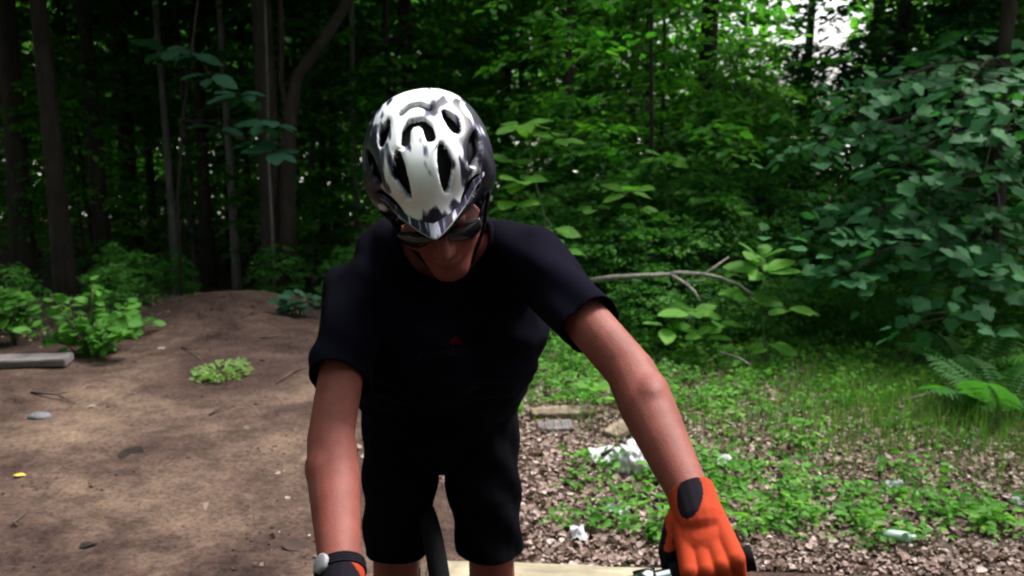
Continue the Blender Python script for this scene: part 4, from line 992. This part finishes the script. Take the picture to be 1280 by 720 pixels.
# gloves: palm, four curled fingers of unequal length, thumb from the side of the palm
def glove(E_, G_, W_, fr, ow=.017, ol=.030, wide=False):
    out, f, n = fr; mb = MB()
    lens = [(-.0285, .0096, 1.0), (-.0095, .0100, 1.06), (.0095, .0096, 1.0), (.0275, .0085, .86)]       # index, middle, ring, little
    for off, rf, ln in lens:
        kn = G_ + out * off + n * .034 + f * (.012 + .006 * (ln - .9) * 5)
        w0 = W_ + out * off * .62 + f * .006
        mb.capsule(w0, kn, .0150, .0125, flat=(n, .95))
        pts = [kn]
        for a in (38, -8, -62, -112):
            rr = (.0165 + rf) * (1.0 if a > -60 else .97) * (.55 + .45 * ln if a < 10 else 1)
            pts.append(G_ + out * (off * 1.03) + (f * math.cos(R(a)) + n * math.sin(R(a))) * (rr + .002))
        r_ = [.0125, rf * 1.08, rf * 1.02, rf * .98, rf * .88]
        for i in range(4): mb.capsule(pts[i], pts[i + 1], r_[i], r_[i + 1], 12)
    mb.capsule(W_ - f * .024, W_ + f * .02, .0305, .032, flat=(n, .97))
    mb.ellipsoid(W_ + f * .045 - out * .004, (.034, .034, .022), Matrix((out, f, n)).transposed())
    t0 = W_ + f * .012 - out * .026 - n * .006; t1 = G_ - out * .047 - f * .030 + n * .004; t2 = G_ - out * .050 - f * .012 - n * .026; t3 = G_ - out * .044 + f * .012 - n * .028
    for a_, b_, r0, r1 in ((t0, t1, .0165, .0135), (t1, t2, .0130, .0115), (t2, t3, .0115, .0095)): mb.capsule(a_, b_, r0, r1, 12)
    me = remesh(mb, 'glove', .0019, 3)
    a = (E_ - W_).normalized(); cut(me, [(W_ + a * .020, a, W_ + a * .04, .05)])
    c = centers_of(me) - np.array(W_); o_, f_, n_ = (c @ np.array(x) for x in (out, f, n)); fn = fnormals_of(me); fnn = fn @ np.array(n); fno = fn @ np.array(out); fnf = fn @ np.array(f)
    opening = (((f_ + .002) / ol) ** 2 + ((o_ + .004 + .25 * f_) / ow) ** 2 < 1) & (fnn > .0)
    cg = centers_of(me) - np.array(G_); co_, cf_, cn_ = (cg @ np.array(x) for x in (out, f, n))
    palm = (fnn < -.25) & (cf_ < .012) | ((co_ < -.034) & (cn_ < .016)) | ((cf_ < .010) & (cn_ < -.012)) | ((fno < -.55) & (co_ < -.036) & (cn_ < .026))
    if wide: opening = opening | ((f_ < .035) & (o_ > -.014))
    me.polygons.foreach_set('material_index', (opening | palm).astype(np.int32))
    o = obj('glove', me, [M['orange'], M['glove_black']], person, I4)
    m_ = o.modifiers.new('s', 'SOLIDIFY'); m_.thickness = .0016; m_.offset = 0
glove(ER, GR, WR, fR, .028, .042, True); glove(EL, GL, WL, fL)
# wristwatch on the rider's right wrist
ax = (WR - ER).normalized(); wp = WR - ax * .030; mb = MB()
a1 = ax.cross(fR[2]).normalized(); b1 = a1.cross(ax)
ring = [wp + (a1 * math.cos(t) * .0335 + b1 * math.sin(t) * .031) for t in np.linspace(0, 2 * math.pi, 25)]
for s in (-.006, -.002, .002, .006): mb.tube([p + ax * s for p in ring], .0028, 8, cap=False)
watch = obj('wristwatch', mb.mesh('wristwatch', True), M['glove_black'], person, I4)
nrm = (fR[2] + fR[0] * .55).normalized(); nrm = (nrm - ax * nrm.dot(ax)).normalized(); mb = MB(); cc = wp + nrm * .031
mb.tube([cc - nrm * .004, cc + nrm * .0045, cc + nrm * .006], [.0135, .0135, .011], 20); obj('watch_case', mb.mesh('watch_case', True), M['strap'], watch, I4)

# helmet -------------------------------------------------------------
HCEN = np.array([0, -.006, .052]); HS = np.array([.106, .143, .112])
def seg_d(u, w, a, b):
    a, b = np.array(a), np.array(b); d = b - a; t = np.clip(((u - a[0]) * d[0] + (w - a[1]) * d[1]) / (d @ d), 0, 1)
    return np.hypot(u - a[0] - t * d[0], w - a[1] - t * d[1])
def poly_d(u, w, pts): return np.min([seg_d(u, w, pts[i], pts[i + 1]) for i in range(len(pts) - 1)], axis=0)
def almond(u, w, pts, r_):                    # an opening wide in the middle and pointed at its ends
    out = np.full(np.shape(u), 1.0); n = len(pts) - 1
    for i in range(n):
        for k in range(6):
            t = (i + k / 6) / n; c = np.array(pts[i]) * (1 - k / 6) + np.array(pts[i + 1]) * (k / 6)
            out = np.minimum(out, np.hypot(u - c[0], w - c[1]) - r_ * (.35 + .80 * math.sin(math.pi * (t * .86 + .07))))
    return out
def vents(u, w):
    s = poly_d(u, w, [(-.0195, .044), (-.0165, .062), (-.008, .072), (.008, .072), (.0165, .062), (.0195, .044)]) - .0080
    au = np.abs(u)
    for pts, r_ in (([(.034, .030), (.035, -.005), (.030, -.044)], .0102), ([(.045, .082), (.054, .066), (.059, .046)], .0088), ([(.087, .042), (.081, .015), (.073, -.010)], .0098), ([(.076, -.026), (.064, -.045), (.047, -.066)], .0086)):
        s = np.minimum(s, almond(au, w, pts, r_))
    return np.minimum(s, poly_d(u, w, [(-.022, .092), (-.008, .101), (.008, .101), (.022, .092)]) - .0052)
def vents_back(u, w):
    au = np.abs(u); s = poly_d(au, w, [(.022, .05), (.020, -.03)]) - .008
    return np.minimum(s, poly_d(au, w, [(.062, .05), (.055, -.03)]) - .009)
q2 = math.sqrt(.5)
def helmet_sdf(p):
    r_ = p - HCEN; s = np.full(len(p), 1.0)
    fr_ = (r_[:, 1] + r_[:, 2]) * q2 > -.012
    s = np.where(fr_, vents(r_[:, 0], (r_[:, 2] - r_[:, 1]) * q2), s)
    bk = (-r_[:, 1] * .9 + r_[:, 2] * .43) > .05
    return np.where(bk & ~fr_, vents_back(r_[:, 0], r_[:, 2] * .9 + r_[:, 1] * .43 - .01), s)
NT, NP_ = 170, 400
tt = np.linspace(.0005, math.pi * .66, NT); pp = np.linspace(0, 2 * math.pi, NP_, endpoint=False)
TT, PP = np.meshgrid(tt, pp, indexing='ij')
# the pole of the grid lies at the back of the crown, away from the openings
dirs = np.stack([np.sin(TT) * np.cos(PP), np.sin(TT) * np.sin(PP), np.cos(TT)], -1).reshape(-1, 3)
def surf(d):
    k = 2.25 - .95 * sstep(-.05, .65, d[:, 1]) * sstep(.80, .15, d[:, 2])              # the front runs to a point
    e = (np.abs(d[:, 0] / HS[0]) ** k + np.abs(d[:, 1] / HS[1]) ** k + np.abs(d[:, 2] / HS[2]) ** k) ** (-1 / k)
    return HCEN + d * e[:, None]
P = surf(dirs); sdv = helmet_sdf(P); h_ = .0006
for _ in range(2):                                              # pull the rims of the openings onto their outline
    gr = np.stack([(helmet_sdf(P + np.eye(3)[i] * h_) - helmet_sdf(P - np.eye(3)[i] * h_)) / (2 * h_) for i in range(3)], -1)
    gl = np.linalg.norm(gr, axis=1); near = (np.abs(sdv) < .0011) & (gl > .3) & (gl < 3)
    P[near] -= (sdv / np.maximum(gl, .1) ** 2)[near, None] * gr[near]
    d2 = norm(P - HCEN); P = surf(d2); sdv = helmet_sdf(P)
lip = np.clip(1 - sdv / .007, 0, 1) ** 2 * (sdv > -.002); P = P - norm(P - HCEN) * (.0016 * lip)[:, None]
gi = np.arange(NT * NP_).reshape(NT, NP_); gi2 = np.roll(gi, -1, axis=1)
F = np.stack([gi[:-1], gi[1:], gi2[1:], gi2[:-1]], -1).reshape(-1, 4)
cen = P[F].mean(1); rim = -.012 + .030 * sstep(-.02, .11, cen[:, 1]) - .010 * sstep(.02, -.10, cen[:, 1])
F = F[(sdv[F].mean(1) > 0) & (cen[:, 2] > rim)]
used = np.unique(F); rm = np.full(len(P), -1); rm[used] = np.arange(len(used))
helmet = obj('helmet', mesh_arrays('helmet', P[used], rm[F], True), M['helmet'], person, HEAD)
m_ = helmet.modifiers.new('s', 'SOLIDIFY'); m_.thickness = .013; m_.offset = -1
tt = np.linspace(.02, math.pi * .60, 30); pp = np.linspace(0, 2 * math.pi, 48, endpoint=False); TT, PP = np.meshgrid(tt, pp, indexing='ij')
d = np.stack([np.sin(TT) * np.cos(PP), np.sin(TT) * np.sin(PP), np.cos(TT)], -1).reshape(-1, 3); Pl = HCEN + (surf(d) - HCEN) * .84
gi = np.arange(len(Pl)).reshape(30, 48); gi2 = np.roll(gi, -1, axis=1)
obj('helmet_liner', mesh_arrays('helmet_liner', Pl, np.stack([gi[:-1], gi[1:], gi2[1:], gi2[:-1]], -1).reshape(-1, 4), True), M['black'], helmet, HEAD)
# visor: a pointed peak with two creases
NV, NU = 24, 61; V = []
for i in range(NV):
    s = i / (NV - 1)
    for j in range(NU):
        a = (j / (NU - 1) - .5) * 2; ang = a * 1.10
        d0_ = np.array([[math.sin(ang) * .95, math.cos(ang), .10 + .12 * abs(a)]]); b0 = surf(norm(d0_))[0] * np.array([1.012, 1.012, 1])
        L = .018 * (1 - abs(a)) ** 1.0 + .004
        dirv = np.array([-math.sin(ang) * .30, 1.0, -.26 - .10 * abs(a)]); crease = .004 * math.cos(a * 9) * (1 - s)
        V.append(b0 + dirv * L * s + np.array([0, 0, crease - .006 * s * abs(a)]))
V = np.array(V); gi = np.arange(NV * NU).reshape(NV, NU)
vis = obj('visor', mesh_arrays('visor', V, np.stack([gi[:-1, :-1], gi[1:, :-1], gi[1:, 1:], gi[:-1, 1:]], -1).reshape(-1, 4), True), M['visor'], helmet, HEAD)
m_ = vis.modifiers.new('s', 'SOLIDIFY'); m_.thickness = .0028; m_.offset = 0
mb = MB(); mb.tube([V[(NV - 1) * NU + j] + np.array([0, .001, 0]) for j in range(2, NU - 2)], .0012, 6); obj('visor_edge', mb.mesh('visor_edge', True), M['strap'], helmet, HEAD)
for s in (-1, 1):
    mb = MB(); mb.tube([(s * .088, .035, .02), (s * .080, .02, -.02), (s * .066, .03, -.07), (s * .035, .055, -.118), (0, .060, -.130)], .0035, 8)
    mb.tube([(s * .092, -.06, .01), (s * .086, -.03, -.015), (s * .078, .012, -.035)], .0032, 8); obj('chin_strap', mb.mesh('chin_strap', True), M['black'], helmet, HEAD)
# sunglasses
mb = MB(); mb.tube([(-.064, .078, .006), (-.035, .094, .018), (-.010, .103, .012), (0, .106, .010), (.010, .103, .012), (.035, .094, .018), (.064, .078, .006)], .0030, 8)
sg = obj('sunglasses', mb.mesh('sunglasses', True), M['black'], person, HEAD)
for s in (-1, 1):
    V = []; nL = 12
    for i in range(nL):
        for j in range(7):
            u = i / (nL - 1); w_ = j / 6; xx = .012 + .056 * u; wid = .024 * math.sin(math.pi * (.18 + .72 * (1 - u) ** .8)) + .004
            yy = .103 - .030 * u ** 2.0; V.append((s * xx, yy + .004 * math.sin(math.pi * w_), .015 - .008 * u - wid * w_))
    gi = np.arange(nL * 7).reshape(nL, 7)
    o = obj('lens', mesh_arrays('lens', V, np.stack([gi[:-1, :-1], gi[1:, :-1], gi[1:, 1:], gi[:-1, 1:]], -1).reshape(-1, 4), True), M['lens'], sg, HEAD); m_ = o.modifiers.new('s', 'SOLIDIFY'); m_.thickness = .002
    mb = MB(); mb.tube([(s * .066, .076, .006), (s * .078, .04, .008), (s * .080, .0, .008), (s * .079, -.02, -.004)], [.003, .003, .0028, .0025], 8); obj('temple_arm', mb.mesh('temple_arm', True), M['black'], sg, HEAD)
# short dark hair showing below the rim at the nape
mb = MB(); mb.ellipsoid(hl(0, -.030, .010), (.079, .080, .080), HR); obj('hair', remesh(mb, 'hair', .005, 1), M['black'], person, I4)

# ------------------------------------------------------------------ the bicycle he leans on
BC = (GR + GL) / 2; hd = V3(.243, -.970, 0); hd.normalize(); RW = .30
bx = lambda along, z, side=0.0: V3(BC.x, BC.y, 0) + hd * along + V3(-hd.y, hd.x, 0) * -side * 1.0 + V3(0, 0, z + hz(0, 1.2) + .02)
bike = thing('bicycle', 'low black bicycle with silver levers straddled by the rider', 'bicycle', T(BC.x, BC.y, 0))
st0, st1 = bx(-.045, .80), bx(.03, .60); fa = bx(.16, RW); ra = bx(-.88, RW); bb = bx(-.44, .31); sp = bx(-.47, .45)
def part(name, build, material, parent=bike, smooth=True):
    mb = MB(); build(mb); return obj(name, mb.mesh(name, smooth), material, parent, I4)
part('frame', lambda m: (m.tube([st0.lerp(st1, .25), sp], .016, 12), m.tube([st0.lerp(st1, .85), bb], .020, 12), m.tube([sp, bb], .016, 12), m.tube([st0, st1], .021, 12),
     m.tube([bb, ra + V3(.05, 0, 0)], .010, 10), m.tube([bb, ra - V3(.05, 0, 0)], .010, 10), m.tube([sp, ra + V3(.05, 0, 0)], .008, 10), m.tube([sp, ra - V3(.05, 0, 0)], .008, 10)), M['paint'])
sdv_ = V3(BAR.x, BAR.y, 0).normalized()
part('fork', lambda m: (m.tube([st1 - sdv_ * .06, st1 + sdv_ * .06], .018, 10), m.tube([st1 + sdv_ * .055, fa + sdv_ * .055], [.017, .012], 10), m.tube([st1 - sdv_ * .055, fa - sdv_ * .055], [.017, .012], 10)), M['metal'])
cl = st0 + (BC - st0) * .6 + V3(0, 0, .01); clc = V3(BC.x, BC.y + .01, cl.z)
part('stem', lambda m: m.tube([st0, clc], .018, 12), M['black'])
part('handlebar', lambda m: m.tube([GR - BAR * .051, GR + BAR * .055, GR + BAR * .09, clc - BAR * .04, clc + BAR * .04, GL - BAR * .09, GL - BAR * .055, GL + BAR * .051], .0112, 14), M['metal'])
for G_, o_, fr in ((GR, -BAR, fR), (GL, BAR, fL)):
    part('grip', lambda m: m.tube([G_ - o_ * .052, G_ - o_ * .048, G_ + o_ * .046, G_ + o_ * .052], [.0165, .0155, .0155, .017], 16), M['rubber'])
    lv = part('brake_lever', lambda m: (m.tube([G_ - o_ * .085 + V3(0, -.012, .004), G_ - o_ * .080 + V3(0, -.040, .016), G_ - o_ * .062 + V3(0, -.058, .018), G_ + o_ * .015 + V3(0, -.070, -.014), G_ + o_ * .040 + V3(0, -.070, -.024)], [.009, .0085, .0075, .006, .005], 10)), M['metal'])
    part('lever_clamp', lambda m: (m.tube([G_ - o_ * .098, G_ - o_ * .070], .0165, 14), m.box(G_ - o_ * .085 + V3(0, -.02, .006), (.022, .03, .016))), M['metal'], lv)
def wheel(c, axle):
    axle = axle.normalized(); a = axle.cross(V3(0, 0, 1)).normalized(); b = V3(0, 0, 1); n = 48
    rim_p = lambda r_: [c + (a * math.cos(2 * math.pi * k / n) + b * math.sin(2 * math.pi * k / n)) * r_ for k in range(n + 1)]
    ty = part('wheel', lambda m: m.tube(rim_p(RW - .022), .022, 12, cap=False), M['rubber'])
    part('rim', lambda m: m.tube(rim_p(RW - .048), .012, 8, cap=False), M['metal'], ty); part('hub', lambda m: m.tube([c - axle * .05, c + axle * .05], .018, 12), M['metal'], ty)
    for k in range(20):
        t = 2 * math.pi * k / 20; s = axle * (.028 if k % 2 else -.028)
        part('spoke', lambda m: m.tube([c + s + (a * math.cos(t + .2) + b * math.sin(t + .2)) * .018, c + (a * math.cos(t) + b * math.sin(t)) * (RW - .055)], .0012, 4), M['metal'], ty)
wheel(fa, sdv_); wheel(ra, V3(-hd.y, hd.x, 0))
part('seatpost', lambda m: m.tube([sp, sp + V3(0, 0, .06) - hd * .02], .013, 10), M['metal'])
def saddle():
    mb = MB(); c = sp + V3(0, 0, .075) - hd * .03; mb.capsule(c + hd * .13, c - hd * .02, .018, .03); sv = V3(-hd.y, hd.x, 0)
    mb.ellipsoid(c - hd * .08 + sv * .035, (.042, .06, .022)); mb.ellipsoid(c - hd * .08 - sv * .035, (.042, .06, .022)); return obj('saddle', remesh(mb, 'saddle', .004, 5), M['black'], bike, I4)
saddle()
sv = V3(-hd.y, hd.x, 0)
part('crank', lambda m: (m.tube([bb - sv * .06, bb + sv * .06], .016, 12), m.tube([bb + sv * .062, bb + sv * .068 + hd * .16], .010, 8), m.tube([bb - sv * .062, bb - sv * .068 - hd * .16], .010, 8), m.tube([bb + sv * .045, bb + sv * .049], .075, 28)), M['metal'])
for s in (1, -1): part('pedal', lambda m: m.box(bb + sv * s * .11 + hd * s * .16, (.09, .09, .018)), M['black'], smooth=False)
part('brake_cable', lambda m: m.tube([GL - BAR * .10 + V3(0, -.02, 0), GL - BAR * .14 + V3(0, -.09, .0), GL - BAR * .20 + V3(0, -.08, -.06), st1 + V3(0, -.05, 0)], .0022, 6), M['black'])
